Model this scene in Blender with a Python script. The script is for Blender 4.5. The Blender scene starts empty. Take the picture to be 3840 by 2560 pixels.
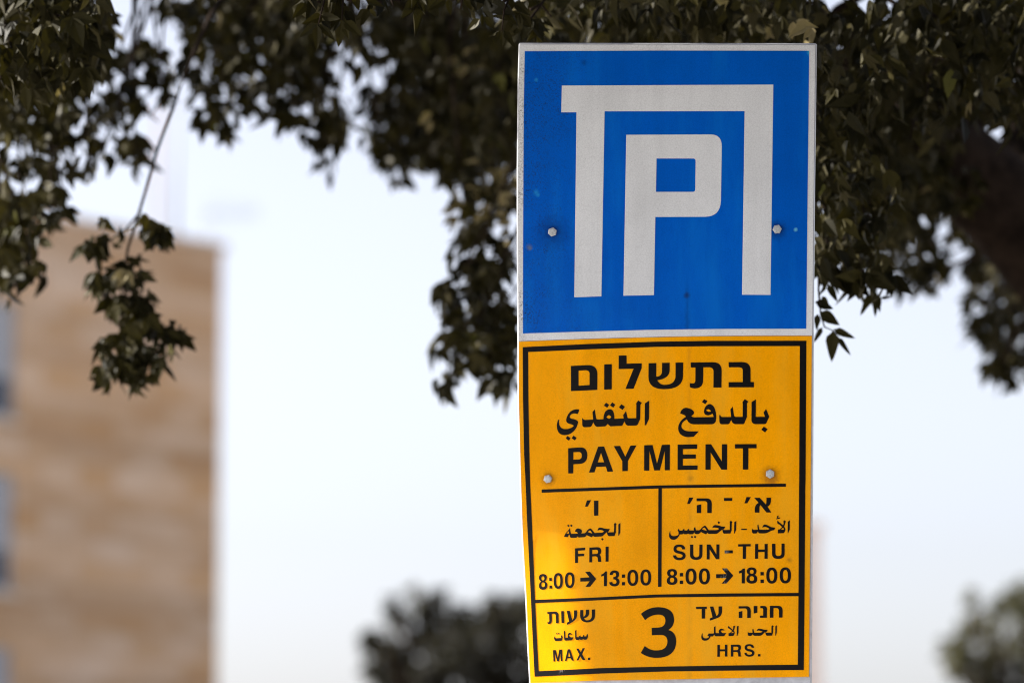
import bpy, bmesh, math, random
from mathutils import Vector, Matrix
from mathutils.geometry import tessellate_polygon

# ------------------------------------------------------------------ camera, sky, sun, exposure
scene = bpy.context.scene
COL = scene.collection
PW, PH = 3840.0, 2560.0
LENS = 135.0
FPX = LENS / 36.0 * PW
PITCH = math.radians(7.6)
CAM = Vector((0.0, 0.0, 1.6))
SIGN_D = 7.79

cam_data = bpy.data.cameras.new('camera')
cam_data.lens = LENS
cam_data.sensor_width = 36.0
cam_data.clip_start = 0.1
cam_data.clip_end = 3000.0
cam_data.dof.use_dof = True
cam_data.dof.focus_distance = 7.86
cam_data.dof.aperture_fstop = 2.3
cam_data.dof.aperture_blades = 0
camera = bpy.data.objects.new('camera', cam_data)
camera.location = CAM
camera.rotation_euler = (math.pi / 2 + PITCH, 0, 0)
COL.objects.link(camera)
scene.camera = camera

SUN_EL = math.radians(30.0)
SUN_AZ = math.radians(-78.0)      # from +Y (view direction) towards +X; negative = left of the view
sun_dir = Vector((math.sin(SUN_AZ) * math.cos(SUN_EL), math.cos(SUN_AZ) * math.cos(SUN_EL), math.sin(SUN_EL)))

world = bpy.data.worlds.new('World')
scene.world = world
world.use_nodes = True
wn = world.node_tree
wn.nodes.clear()
w_out = wn.nodes.new('ShaderNodeOutputWorld')
w_bg = wn.nodes.new('ShaderNodeBackground')
w_sky = wn.nodes.new('ShaderNodeTexSky')
w_sky.sky_type = 'NISHITA'
w_sky.sun_disc = False
w_sky.sun_elevation = SUN_EL
w_sky.sun_rotation = SUN_AZ
w_sky.altitude = 700.0
w_sky.air_density = 1.0
w_sky.dust_density = 3.0
w_sky.ozone_density = 1.0
w_hs = wn.nodes.new('ShaderNodeHueSaturation')
w_hs.inputs['Saturation'].default_value = 0.38
w_bg.inputs['Strength'].default_value = 0.072
wn.links.new(w_sky.outputs[0], w_hs.inputs['Color'])
w_tint = wn.nodes.new('ShaderNodeMix')
w_tint.data_type = 'RGBA'
w_tint.blend_type = 'MULTIPLY'
w_tint.inputs[0].default_value = 1.0
w_tint.inputs[7].default_value = (0.985, 0.972, 1.05, 1)
wn.links.new(w_hs.outputs[0], w_tint.inputs[6])
wn.links.new(w_tint.outputs[2], w_bg.inputs['Color'])
wn.links.new(w_bg.outputs[0], w_out.inputs[0])

sun_data = bpy.data.lights.new('sun', 'SUN')
sun_data.energy = 5.0
sun_data.angle = math.radians(0.5)
sun_data.color = (1.0, 0.945, 0.86)
sun = bpy.data.objects.new('sun', sun_data)
sun.rotation_euler = sun_dir.to_track_quat('Z', 'Y').to_euler()
sun.location = (-20, 5, 20)
COL.objects.link(sun)

scene.view_settings.view_transform = 'Standard'
scene.view_settings.look = 'None'
scene.view_settings.exposure = 1.70
scene.view_settings.gamma = 1.0
scene.render.engine = 'CYCLES'
scene.cycles.use_denoising = True
scene.cycles.max_bounces = 8
scene.cycles.filter_width = 1.1

# ------------------------------------------------------------------ helpers
CP, SP = math.cos(PITCH), math.sin(PITCH)


def ray(x, y):
    a, b = x - PW / 2, PH / 2 - y
    return Vector((a, FPX * CP - b * SP, FPX * SP + b * CP))


def at(x, y, h):
    """the point seen at photo position x, y that lies h metres away (world Y)"""
    r = ray(x, y)
    return CAM + r * (h / r.y)


def tag(o, label=None, cat=None, group=None, kind=None):
    if label: o['label'] = label
    if cat: o['category'] = cat
    if group: o['group'] = group
    if kind: o['kind'] = kind
    return o


def empty(name, loc, label, cat, group=None):
    o = bpy.data.objects.new(name, None)
    o.location = loc
    o.empty_display_size = 0.2
    COL.objects.link(o)
    return tag(o, label, cat, group)


def obj(name, me, mat=None, parent=None, root=None):
    """link a mesh whose vertices are in world space, under a parent thing / part"""
    o = bpy.data.objects.new(name, me)
    COL.objects.link(o)
    if mat: me.materials.append(mat)
    if parent is not None:
        o.parent = parent
        base = root.location if root is not None else parent.location
        me.transform(Matrix.Translation(-Vector(base)))
    return o


class MB:
    def __init__(self):
        self.v, self.f, self.tint = [], [], []

    def add(self, vs, fs):
        n = len(self.v)
        self.v.extend([tuple(p) for p in vs])
        self.f.extend([tuple(i + n for i in f) for f in fs])

    def box(self, c, s, m=None):
        c = Vector(c)
        vs = []
        for dx in (-.5, .5):
            for dy in (-.5, .5):
                for dz in (-.5, .5):
                    p = Vector((dx * s[0], dy * s[1], dz * s[2]))
                    if m is not None: p = m @ p
                    vs.append(c + p)
        self.add(vs, [(0, 1, 3, 2), (4, 6, 7, 5), (0, 4, 5, 1), (2, 3, 7, 6), (0, 2, 6, 4), (1, 5, 7, 3)])

    def tube(self, pts, rad, n=10, cap=True, jitter=0.0, rng=None):
        pts = [Vector(p) for p in pts]
        if not isinstance(rad, (list, tuple)): rad = [rad] * len(pts)
        vs, fs = [], []
        ref = Vector((0.31, 0.17, 0.93)).normalized()
        for i, p in enumerate(pts):
            d = (pts[min(i + 1, len(pts) - 1)] - pts[max(i - 1, 0)]).normalized()
            a = d.cross(ref)
            if a.length < 1e-3: a = d.cross(Vector((1, 0, 0)))
            a.normalize(); b = d.cross(a)
            for k in range(n):
                t = 2 * math.pi * k / n
                r = rad[i] * (1 + (rng.uniform(-jitter, jitter) if rng else 0))
                vs.append(p + (a * math.cos(t) + b * math.sin(t)) * r)
        for i in range(len(pts) - 1):
            for k in range(n):
                fs.append((i * n + k, i * n + (k + 1) % n, (i + 1) * n + (k + 1) % n, (i + 1) * n + k))
        if cap:
            fs.append(tuple(range(n - 1, -1, -1)))
            fs.append(tuple((len(pts) - 1) * n + k for k in range(n)))
        self.add(vs, fs)

    def mesh(self, name, smooth=False):
        me = bpy.data.meshes.new(name)
        me.from_pydata(self.v, [], self.f)
        if self.tint:
            at_ = me.color_attributes.new('tint', 'FLOAT_COLOR', 'POINT')
            flat = [c for t in self.tint for c in t]
            at_.data.foreach_set('color', flat)
        if smooth:
            me.polygons.foreach_set('use_smooth', [True] * len(me.polygons))
        me.update()
        return me

    def build(self, name, mat, parent=None, smooth=False, root=None):
        return obj(name, self.mesh(name, smooth), mat, parent, root)


# ------------------------------------------------------------------ materials
def new_mat(name):
    m = bpy.data.materials.new(name)
    m.use_nodes = True
    nt = m.node_tree
    b = nt.nodes['Principled BSDF']
    return m, nt, b


def N(nt, kind, **kw):
    n = nt.nodes.new(kind)
    for k, v in kw.items():
        if k.startswith('i_'):
            n.inputs[k[2:].replace('_', ' ')].default_value = v
        else:
            setattr(n, k, v)
    return n


def L(nt, a, b):
    nt.links.new(a, b)


def ramp(nt, fac, stops):
    r = nt.nodes.new('ShaderNodeValToRGB')
    el = r.color_ramp.elements
    while len(el) < len(stops): el.new(0.5)
    for e, (p, c) in zip(el, stops):
        e.position = p
        e.color = c if len(c) == 4 else (*c, 1)
    L(nt, fac, r.inputs[0])
    return r.outputs[0]


def mix(nt, fac, a, b, mode='MIX'):
    m = nt.nodes.new('ShaderNodeMix')
    m.data_type = 'RGBA'
    m.blend_type = mode
    if isinstance(fac, (int, float)): m.inputs[0].default_value = fac
    else: L(nt, fac, m.inputs[0])
    for s, v in ((6, a), (7, b)):
        if isinstance(v, (tuple, list)): m.inputs[s].default_value = (*v[:3], 1)
        else: L(nt, v, m.inputs[s])
    return m.outputs[2]


def noise(nt, coord, scale, detail=3, rough=0.55, sc=None):
    n = N(nt, 'ShaderNodeTexNoise')
    n.inputs['Scale'].default_value = scale
    n.inputs['Detail'].default_value = detail
    n.inputs['Roughness'].default_value = rough
    if sc:
        mp = N(nt, 'ShaderNodeMapping')
        mp.inputs['Scale'].default_value = sc
        L(nt, coord, mp.inputs[0])
        coord = mp.outputs[0]
    L(nt, coord, n.inputs['Vector'])
    return n.outputs[0]


def sheeting(name, col, dirt, spots=(), cell=190.0, rough=0.24, dirt_amt=0.5, coat=0.0, grime=None, mott=0.8, fade=None, runoff=None):
    """retro-reflective film: fine honeycomb, faint mottling, dust, stains round the bolts"""
    m, nt, b = new_mat(name)
    tc = N(nt, 'ShaderNodeTexCoord').outputs['Object']
    v = N(nt, 'ShaderNodeTexVoronoi', feature='DISTANCE_TO_EDGE')
    v.inputs['Scale'].default_value = cell
    L(nt, tc, v.inputs['Vector'])
    hc = ramp(nt, v.outputs['Distance'], [(0.0, (0.84, 0.84, 0.84)), (0.12, (1.03, 1.03, 1.03))])
    c = mix(nt, 0.55, (*col,), hc, 'MULTIPLY')
    big = ramp(nt, noise(nt, tc, 5.0, 4), [(0.3, (0.90, 0.90, 0.90)), (0.7, (1.08, 1.08, 1.08))])
    c = mix(nt, mott, c, big, 'MULTIPLY')
    streak = ramp(nt, noise(nt, tc, 22.0, 4, 0.6, (1, 1, 0.07)), [(0.35, (0.90, 0.90, 0.90)), (0.62, (1.04, 1.04, 1.04))])
    c = mix(nt, 0.6, c, streak, 'MULTIPLY')
    fine = ramp(nt, noise(nt, tc, 420.0, 2), [(0.30, (0.86, 0.86, 0.86)), (0.5, (1, 1, 1))])
    c = mix(nt, 0.6, c, fine, 'MULTIPLY')
    # small specks of dirt gathered in patches
    sp = N(nt, 'ShaderNodeTexVoronoi')
    sp.inputs['Scale'].default_value = 150.0
    L(nt, tc, sp.inputs['Vector'])
    spm = ramp(nt, sp.outputs['Distance'], [(0.06, (1, 1, 1)), (0.16, (0, 0, 0))])
    patch = ramp(nt, noise(nt, tc, 9.0, 5, 0.7), [(0.52, (0, 0, 0)), (0.72, (1, 1, 1))])
    mm = N(nt, 'ShaderNodeMath', operation='MULTIPLY')
    L(nt, spm, mm.inputs[0]); L(nt, patch, mm.inputs[1])
    m2 = N(nt, 'ShaderNodeMath', operation='MULTIPLY')
    m2.inputs[1].default_value = dirt_amt
    L(nt, mm.outputs[0], m2.inputs[0])
    c = mix(nt, m2.outputs[0], c, dirt)
    if runoff:
        x0, w, z1, col_s, amt = runoff
        sx2 = N(nt, 'ShaderNodeSeparateXYZ'); L(nt, tc, sx2.inputs[0])
        wob = N(nt, 'ShaderNodeMath', operation='MULTIPLY_ADD')
        L(nt, noise(nt, tc, 25.0, 3), wob.inputs[0]); wob.inputs[1].default_value = 0.010; L(nt, sx2.outputs[0], wob.inputs[2])
        d1 = N(nt, 'ShaderNodeMath', operation='SUBTRACT'); L(nt, wob.outputs[0], d1.inputs[0]); d1.inputs[1].default_value = x0 + 0.005
        d2 = N(nt, 'ShaderNodeMath', operation='ABSOLUTE'); L(nt, d1.outputs[0], d2.inputs[0])
        s1 = ramp(nt, d2.outputs[0], [(0.0, (1, 1, 1)), (w, (0, 0, 0))])
        mz = N(nt, 'ShaderNodeMapRange'); L(nt, sx2.outputs[2], mz.inputs[0])
        mz.inputs[1].default_value, mz.inputs[2].default_value = z1 - 0.06, z1
        mz.inputs[3].default_value, mz.inputs[4].default_value = amt, 0.0
        s2 = N(nt, 'ShaderNodeMath', operation='MULTIPLY'); L(nt, s1, s2.inputs[0]); L(nt, mz.outputs[0], s2.inputs[1])
        s3 = N(nt, 'ShaderNodeMath', operation='MULTIPLY'); L(nt, s2.outputs[0], s3.inputs[0])
        L(nt, ramp(nt, noise(nt, tc, 60.0, 4, 0.7, (1, 1, 0.3)), [(0.35, (0.25, 0.25, 0.25)), (0.6, (1, 1, 1))]), s3.inputs[1])
        c = mix(nt, s3.outputs[0], c, col_s)
    if fade:
        fn = ramp(nt, noise(nt, tc, 16.0, 5, 0.65, (1, 1, 0.16)), [(0.46, (0, 0, 0)), (0.70, (0.55, 0.55, 0.55))])
        c = mix(nt, fn, c, fade)
    if grime:
        sx = N(nt, 'ShaderNodeSeparateXYZ')
        L(nt, tc, sx.inputs[0])
        mr = N(nt, 'ShaderNodeMapRange')
        mr.inputs[1].default_value, mr.inputs[2].default_value = grime[0], grime[1]
        mr.inputs[3].default_value, mr.inputs[4].default_value = 1.0, 0.0
        L(nt, sx.outputs[0], mr.inputs[0])
        gn = ramp(nt, noise(nt, tc, 300.0, 5, 0.8), [(0.50, (0, 0, 0)), (0.62, (1, 1, 1))])
        gp = ramp(nt, noise(nt, tc, 7.0, 4, 0.7), [(0.40, (0, 0, 0)), (0.62, (1, 1, 1))])
        g1 = N(nt, 'ShaderNodeMath', operation='MULTIPLY'); L(nt, gn, g1.inputs[0]); L(nt, gp, g1.inputs[1])
        g2 = N(nt, 'ShaderNodeMath', operation='MULTIPLY'); L(nt, g1.outputs[0], g2.inputs[0]); L(nt, mr.outputs[0], g2.inputs[1])
        c = mix(nt, g2.outputs[0], c, dirt)
    for (p, rad, scol, amt) in spots:
        vm = N(nt, 'ShaderNodeVectorMath', operation='DISTANCE')
        L(nt, tc, vm.inputs[0]); vm.inputs[1].default_value = p
        nz = N(nt, 'ShaderNodeMath', operation='MULTIPLY_ADD')
        L(nt, noise(nt, tc, 120.0, 4, 0.7), nz.inputs[0])
        nz.inputs[1].default_value = rad * 1.2
        L(nt, vm.outputs['Value'], nz.inputs[2])
        s = ramp(nt, nz.outputs[0], [(0.0, (amt,) * 3), (min(0.99, rad * 1.0), (amt * 0.7,) * 3), (min(1.0, rad * 1.9), (0, 0, 0))])
        c = mix(nt, s, c, scol)
    L(nt, c, b.inputs['Base Color'])
    b.inputs['Roughness'].default_value = rough
    b.inputs['Specular IOR Level'].default_value = 0.06
    bump = N(nt, 'ShaderNodeBump')
    bump.inputs['Strength'].default_value = 0.06
    bump.inputs['Distance'].default_value = 0.001
    L(nt, v.outputs['Distance'], bump.inputs['Height'])
    L(nt, bump.outputs[0], b.inputs['Normal'])
    return m


def plain(name, col, rough=0.6, metal=0.0, var=0.15, scale=30.0, spec=0.5):
    m, nt, b = new_mat(name)
    tc = N(nt, 'ShaderNodeTexCoord').outputs['Object']
    f = ramp(nt, noise(nt, tc, scale, 5, 0.65), [(0.3, (1 - var,) * 3), (0.7, (1 + var * 0.5,) * 3)])
    L(nt, mix(nt, 1.0, col, f, 'MULTIPLY'), b.inputs['Base Color'])
    b.inputs['Roughness'].default_value = rough
    b.inputs['Metallic'].default_value = metal
    b.inputs['Specular IOR Level'].default_value = spec
    return m


def ink(name, col, rough=0.28, chips=()):
    m, nt, b = new_mat(name)
    tc = N(nt, 'ShaderNodeTexCoord').outputs['Object']
    c = ramp(nt, noise(nt, tc, 160.0, 4, 0.7), [(0.35, col), (0.75, tuple(min(1, x * 1.8 + 0.001) for x in col))])
    wear = ramp(nt, noise(nt, tc, 75.0, 6, 0.75), [(0.77, (0, 0, 0)), (0.85, (0.35, 0.35, 0.35))])
    c = mix(nt, wear, c, (0.25, 0.24, 0.22))
    scr = ramp(nt, noise(nt, tc, 130.0, 5, 0.75, (1.0, 1.0, 0.35)), [(0.50, (0, 0, 0)), (0.60, (1, 1, 1))])
    for p, rad in chips:
        vm = N(nt, 'ShaderNodeVectorMath', operation='DISTANCE')
        L(nt, tc, vm.inputs[0]); vm.inputs[1].default_value = p
        near = ramp(nt, vm.outputs['Value'], [(rad * 0.5, (0.32, 0.32, 0.32)), (rad, (0, 0, 0))])
        mm = N(nt, 'ShaderNodeMath', operation='MULTIPLY')
        L(nt, near, mm.inputs[0]); L(nt, scr, mm.inputs[1])
        c = mix(nt, mm.outputs[0], c, (0.42, 0.40, 0.38))
    L(nt, c, b.inputs['Base Color'])
    b.inputs['Roughness'].default_value = rough
    b.inputs['Specular IOR Level'].default_value = 0.13
    return m


def leaf_mat(name, dark, light, transl=0.10, rough=0.5):
    m, nt, b = new_mat(name)
    a = N(nt, 'ShaderNodeVertexColor', layer_name='tint')
    sep = N(nt, 'ShaderNodeSeparateColor')
    L(nt, a.outputs['Color'], sep.inputs[0])
    c = ramp(nt, sep.outputs[0], [(0.0, dark), (0.6, tuple((p + q) / 2 for p, q in zip(dark, light))), (0.9, light), (0.93, (0.055, 0.058, 0.010)), (0.98, (0.22, 0.18, 0.09))])
    # paler underside
    geo = N(nt, 'ShaderNodeNewGeometry')
    under = mix(nt, 0.35, c, (0.07, 0.06, 0.03))
    c2 = mix(nt, geo.outputs['Backfacing'], c, under)
    L(nt, c2, b.inputs['Base Color'])
    b.inputs['Roughness'].default_value = rough
    b.inputs['Specular IOR Level'].default_value = 0.06
    tr = N(nt, 'ShaderNodeBsdfTranslucent')
    L(nt, mix(nt, 1.0, c, (1.3, 1.25, 0.5), 'MULTIPLY'), tr.inputs['Color'])
    ms = N(nt, 'ShaderNodeMixShader')
    ms.inputs[0].default_value = transl
    L(nt, b.outputs[0], ms.inputs[1]); L(nt, tr.outputs[0], ms.inputs[2])
    L(nt, ms.outputs[0], nt.nodes['Material Output'].inputs[0])
    return m


def stone_mat():
    m, nt, b = new_mat('honey_stone')
    tc = N(nt, 'ShaderNodeTexCoord').outputs['UV']
    br = N(nt, 'ShaderNodeTexBrick')
    br.inputs['Color1'].default_value = (0.55, 0.345, 0.185, 1)
    br.inputs['Color2'].default_value = (0.66, 0.50, 0.37, 1)
    br.inputs['Mortar'].default_value = (0.46, 0.34, 0.24, 1)
    br.inputs['Scale'].default_value = 1.0
    br.inputs['Brick Width'].default_value = 0.9
    br.inputs['Row Height'].default_value = 0.42
    br.inputs['Mortar Size'].default_value = 0.012
    L(nt, tc, br.inputs['Vector'])
    big = ramp(nt, noise(nt, tc, 0.8, 4, 0.65, (0.22, 1.5, 1)), [(0.34, (0.82, 0.75, 0.66)), (0.50, (0.98, 0.95, 0.89)), (0.64, (1.12, 1.17, 1.24))])
    band = ramp(nt, noise(nt, tc, 1.0, 3, 0.55, (0.035, 0.95, 1)), [(0.36, (0.80, 0.77, 0.73)), (0.50, (0.98, 0.98, 0.98)), (0.64, (1.10, 1.11, 1.12))])
    L(nt, mix(nt, 0.9, mix(nt, 0.8, br.outputs[0], big, 'MULTIPLY'), band, 'MULTIPLY'), b.inputs['Base Color'])
    b.inputs['Roughness'].default_value = 0.9
    bump = N(nt, 'ShaderNodeBump'); bump.inputs['Strength'].default_value = 0.5; bump.inputs['Distance'].default_value = 0.02
    L(nt, br.outputs[1], bump.inputs['Height']); bump.invert = True
    L(nt, bump.outputs[0], b.inputs['Normal'])
    return m


# ------------------------------------------------------------------ the ground
def sheet(name, x0, x1, y0, y1, z, mat, thick=0.0):
    mb = MB()
    if thick:
        mb.box(((x0 + x1) / 2, (y0 + y1) / 2, z - thick / 2), (x1 - x0, y1 - y0, thick))
    else:
        mb.add([(x0, y0, z), (x1, y0, z), (x1, y1, z), (x0, y1, z)], [(0, 1, 2, 3)])
    return tag(mb.build(name, mat), kind='structure')


sheet('ground', -900, 900, -900, 900, 0.0, plain('dry_earth', (0.30, 0.25, 0.19), 0.95, var=0.3, scale=0.6))
sheet('road', -200, 200, -23.0, 4.6, 0.006, plain('worn_asphalt', (0.18, 0.175, 0.17), 0.85, var=0.25, scale=40))
sheet('pavement', -2.3, 200, 4.9, 8.7, 0.125, plain('grey_paving', (0.31, 0.30, 0.285), 0.9, var=0.2, scale=6), 0.12)
sheet('pale_bounce_ground', -60, -2.3, -12.0, 8.7, 0.128, plain('pale_bounce_paving', (0.57, 0.545, 0.50), 0.8, var=0.15, scale=5), 0.123)  # unseen pale ground, added to bounce light and reflect in the bent sign corner
sheet('kerb', -2.3, 200, 4.6, 4.9, 0.13, plain('kerb_stone', (0.40, 0.38, 0.35), 0.85, var=0.2, scale=12), 0.125)
sheet('unseen_dark_ground', -200, 200, 8.7, 34.0, 0.06, plain('dark_ground', (0.045, 0.032, 0.022), 0.95, var=0.4, scale=5), 0.056)  # unseen dark ground, added so little light bounces up into the leaves

# ------------------------------------------------------------------ the sign's bent surface
X_R, X_SPAN, Y_T, Y_SPAN = 3050.0, 1105.0, 165.0, 2395.0
LEAN = 0.05


def sign_h(x, y):
    """distance of the plate: it leans, twists back at its left and is kinked at its lower left corner"""
    s = max(-0.05, min(1.05, (X_R - x) / X_SPAN))
    t = max(-0.05, min(1.15, (y - Y_T) / Y_SPAN))
    amount = -0.010 + 0.105 * t + 0.070 * t * t
    g = 0.70 * s + 0.15 * s * s
    k = max(0.0, min(1.0, (t - 0.62) / 0.24))
    kink = 0.40 * k * k * (3 - 2 * k)
    s0 = 0.835 - 0.20 * (t - 0.72)
    bend = kink * 0.605 * 0.024 * math.log1p(math.exp((s - s0) / 0.024))
    return SIGN_D - LEAN * (0.6 - 1.285 * t) + amount * g + bend


def on_sign(x, y, off=0.0):
    return at(x, y, sign_h(x, y) - off)


def parse(txt, ox, oy, s):
    """contours of one glyph; q = control point of a curve, e = ellipse"""
    out = []
    for part in txt.split('|'):
        toks = part.split()
        if toks[0] == 'e':
            cx, cy, rx, ry = [float(q) for q in toks[1].split(',')]
            pts = []
            for k in range(32):
                a = 2 * math.pi * k / 32
                ca, sa = math.cos(a), math.sin(a)
                e = 2 / 2.35
                pts.append((cx + rx * math.copysign(abs(ca) ** e, ca), cy + ry * math.copysign(abs(sa) ** e, sa)))
        else:
            raw = []
            for tk in toks:
                q = tk[0] == 'q'
                a, b = tk[1:].split(',') if q else tk.split(',')
                raw.append((float(a), float(b), q))
            if raw[0][2]: raw = raw[1:] + raw[:1]
            full = []
            for i, p in enumerate(raw):
                full.append(p)
                nx = raw[(i + 1) % len(raw)]
                if p[2] and nx[2]: full.append(((p[0] + nx[0]) / 2, (p[1] + nx[1]) / 2, False))
            pts, n, i = [], len(full), 0
            while i < n:
                p = full[i]
                nx = full[(i + 1) % n]
                if not nx[2]:
                    pts.append(p[:2]); i += 1
                else:
                    e = full[(i + 2) % n]
                    for k in range(8):
                        u = k / 8
                        pts.append(((1 - u) ** 2 * p[0] + 2 * u * (1 - u) * nx[0] + u * u * e[0],
                                    (1 - u) ** 2 * p[1] + 2 * u * (1 - u) * nx[1] + u * u * e[1]))
                    i += 2
        clean = []
        for p in pts:
            if not clean or abs(p[0] - clean[-1][0]) + abs(p[1] - clean[-1][1]) > 0.5: clean.append(p)
        if abs(clean[0][0] - clean[-1][0]) + abs(clean[0][1] - clean[-1][1]) < 0.5: clean.pop()
        out.append([(ox + a * s, oy + b * s) for a, b in clean])
    return out


def flat_bm(glyphs, step=24.0):
    bm = bmesh.new()
    for cs in glyphs:
        polys = [[Vector((a, b, 0)) for a, b in c] for c in cs]
        tris = tessellate_polygon(polys)
        vs = [bm.verts.new(p) for c in polys for p in c]
        for t in tris:
            try: bm.faces.new([vs[i] for i in t])
            except ValueError: pass
    xs = [v.co.x for v in bm.verts]; ys = [v.co.y for v in bm.verts]
    for lo, hi, no in ((min(xs), max(xs), Vector((1, 0, 0))), (min(ys), max(ys), Vector((0, 1, 0)))):
        k = math.floor(lo / step) + 1
        while k * step < hi:
            bmesh.ops.bisect_plane(bm, geom=bm.verts[:] + bm.edges[:] + bm.faces[:], dist=0.01, plane_co=no * (k * step), plane_no=no)
            k += 1
    return bm


def decal(name, glyphs, off, mat, parent, thick=0.0):
    bm = flat_bm(glyphs)
    if thick:
        edges = [e for e in bm.edges if e.is_boundary]
        cp = {}
        for e in edges:
            for v in e.verts:
                if v not in cp:
                    cp[v] = bm.verts.new((v.co.x, v.co.y, -thick))
        for e in edges:
            a, b = e.verts
            bm.faces.new([a, b, cp[b], cp[a]])
    for v in bm.verts:
        v.co = on_sign(v.co.x, v.co.y, off + v.co.z)
    bmesh.ops.recalc_face_normals(bm, faces=bm.faces[:])
    # film faces look towards the camera side
    if not thick:
        for f in bm.faces:
            if f.normal.y > 0: f.normal_flip()
    for f in bm.faces: f.smooth = True
    for e in bm.edges:
        if len(e.link_faces) == 2 and e.calc_face_angle(0) > 0.5: e.smooth = False
    me = bpy.data.meshes.new(name)
    bm.to_mesh(me); bm.free()
    return obj(name, me, mat, parent)


GREY_METAL = plain('weathered_aluminium', (0.50, 0.515, 0.55), 0.42, 0.0, 0.25, 60)
EDGE_METAL = plain('folded_aluminium_edge', (0.56, 0.56, 0.57), 0.35, 0.35, 0.3, 40)
POLE_MAT = plain('galvanised_steel', (0.45, 0.46, 0.47), 0.45, 0.7, 0.2, 25)
BOLT_MAT = plain('zinc_bolt', (0.50, 0.52, 0.53), 0.42, 0.25, 0.35, 300)
RUST = (0.16, 0.07, 0.02)

# the post with its backing board
post_base = Vector((0.30, 7.89, 0.125))
post = empty('sign_post', post_base, 'grey aluminium backing board on a steel post, its bare strip showing below the yellow sign', 'sign post')


def densify(pts, step=40.0):
    out = []
    for i, p in enumerate(pts):
        q = pts[(i + 1) % len(pts)]
        n = max(1, int(math.dist(p, q) / step))
        for k in range(n):
            out.append((p[0] + (q[0] - p[0]) * k / n, p[1] + (q[1] - p[1]) * k / n))
    return out


board = [(1950, 164.5), (3057.5, 166), (3061, 168), (3054, 700), (3049, 1260), (3044, 1840), (3037.5, 2536), (3035, 2800),
         (2002, 2800), (1988, 2560), (1980, 2412), (1972.5, 2234), (1959.5, 2004), (1952.5, 1801), (1944.5, 1495), (1944, 1279),
         (1941.5, 900), (1941, 650), (1944.5, 300), (1948, 168)]
bd = densify(board)
cx_ = sum(p[0] for p in bd) / len(bd)
outer = []
for i, p in enumerate(bd):
    a, b = bd[i - 1], bd[(i + 1) % len(bd)]
    tx, ty = b[0] - a[0], b[1] - a[1]
    l = math.hypot(tx, ty) or 1
    nx, ny = ty / l, -tx / l
    w = 6.5 if nx > 0.5 else 3.2 if nx < -0.5 else 3.0
    if nx > 0.5: w = 2.5 + 5.0 * max(0, (p[1] - 900) / 1700)
    outer.append((p[0] + nx * w, p[1] + ny * w))
mb = MB()
n = len(bd)
r0 = [on_sign(x, y, -0.0025) for x, y in bd]
r1 = [on_sign(x, y, -0.010) for x, y in outer]
r2 = [on_sign(x, y, -0.026) for x, y in outer]
mb.add(r0 + r1 + r2, [(i, (i + 1) % n, n + (i + 1) % n, n + i) for i in range(n)] + [(n + i, n + (i + 1) % n, 2 * n + (i + 1) % n, 2 * n + i) for i in range(n)])
rim = mb.build('board_rim', EDGE_METAL, post)
decal('backing_board', [[bd]], -0.0025, GREY_METAL, post)
decal('board_back', [[outer]], -0.026, GREY_METAL, post)
mb = MB()
POLE_X, POLE_Y = 0.33, 8.02
mb.tube([(POLE_X, POLE_Y, 0.125), (POLE_X, POLE_Y, 1.6), (POLE_X, POLE_Y, 3.1)], 0.038, 20)
mb.build('pole', POLE_MAT, post, True)
mb = MB(); mb.box((POLE_X, POLE_Y, 0.133), (0.2, 0.2, 0.016)); mb.build('base_plate', POLE_MAT, post)
for cy in (860, 1790):
    q = on_sign(2470, cy, -0.026)
    mb = MB(); mb.box((POLE_X, (q.y + 0.012 + POLE_Y) / 2, q.z), (0.11, POLE_Y - q.y - 0.012, 0.035)); mb.build('clamp', POLE_MAT, post)


def bolt(x, y, r, rot, parent):
    c = on_sign(x, y, 0.001)
    e1 = (on_sign(x + 30, y, 0.001) - on_sign(x - 30, y, 0.001)).normalized()
    e2 = (on_sign(x, y - 30, 0.001) - on_sign(x, y + 30, 0.001)).normalized()
    nrm = e1.cross(e2).normalized()
    mb = MB()
    R = r / FPX * SIGN_D
    rings = [(R * 1.02, 0.0), (R, 0.0055), (R * 0.86, 0.0068), (R * 0.5, 0.0072)]
    vs = []
    for rr, hh in rings:
        for k in range(6):
            a = rot + k * math.pi / 3
            vs.append(c + e1 * math.cos(a) * rr + e2 * math.sin(a) * rr - nrm * (-hh if nrm.y < 0 else hh))
    fs = []
    for i in range(3):
        for k in range(6):
            fs.append((i * 6 + k, i * 6 + (k + 1) % 6, (i + 1) * 6 + (k + 1) % 6, (i + 1) * 6 + k))
    fs.append(tuple(18 + k for k in range(6)))
    mb.add(vs, fs)
    return mb.build('bolt', BOLT_MAT, parent)


# ------------------------------------------------------------------ the blue parking sign
park = empty('parking_sign', on_sign(2500, 1258), 'square blue parking sign with white P under a white gate, white rim', 'parking sign')


def loc(x, y, root):
    return tuple(on_sign(x, y) - root.location)


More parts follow.
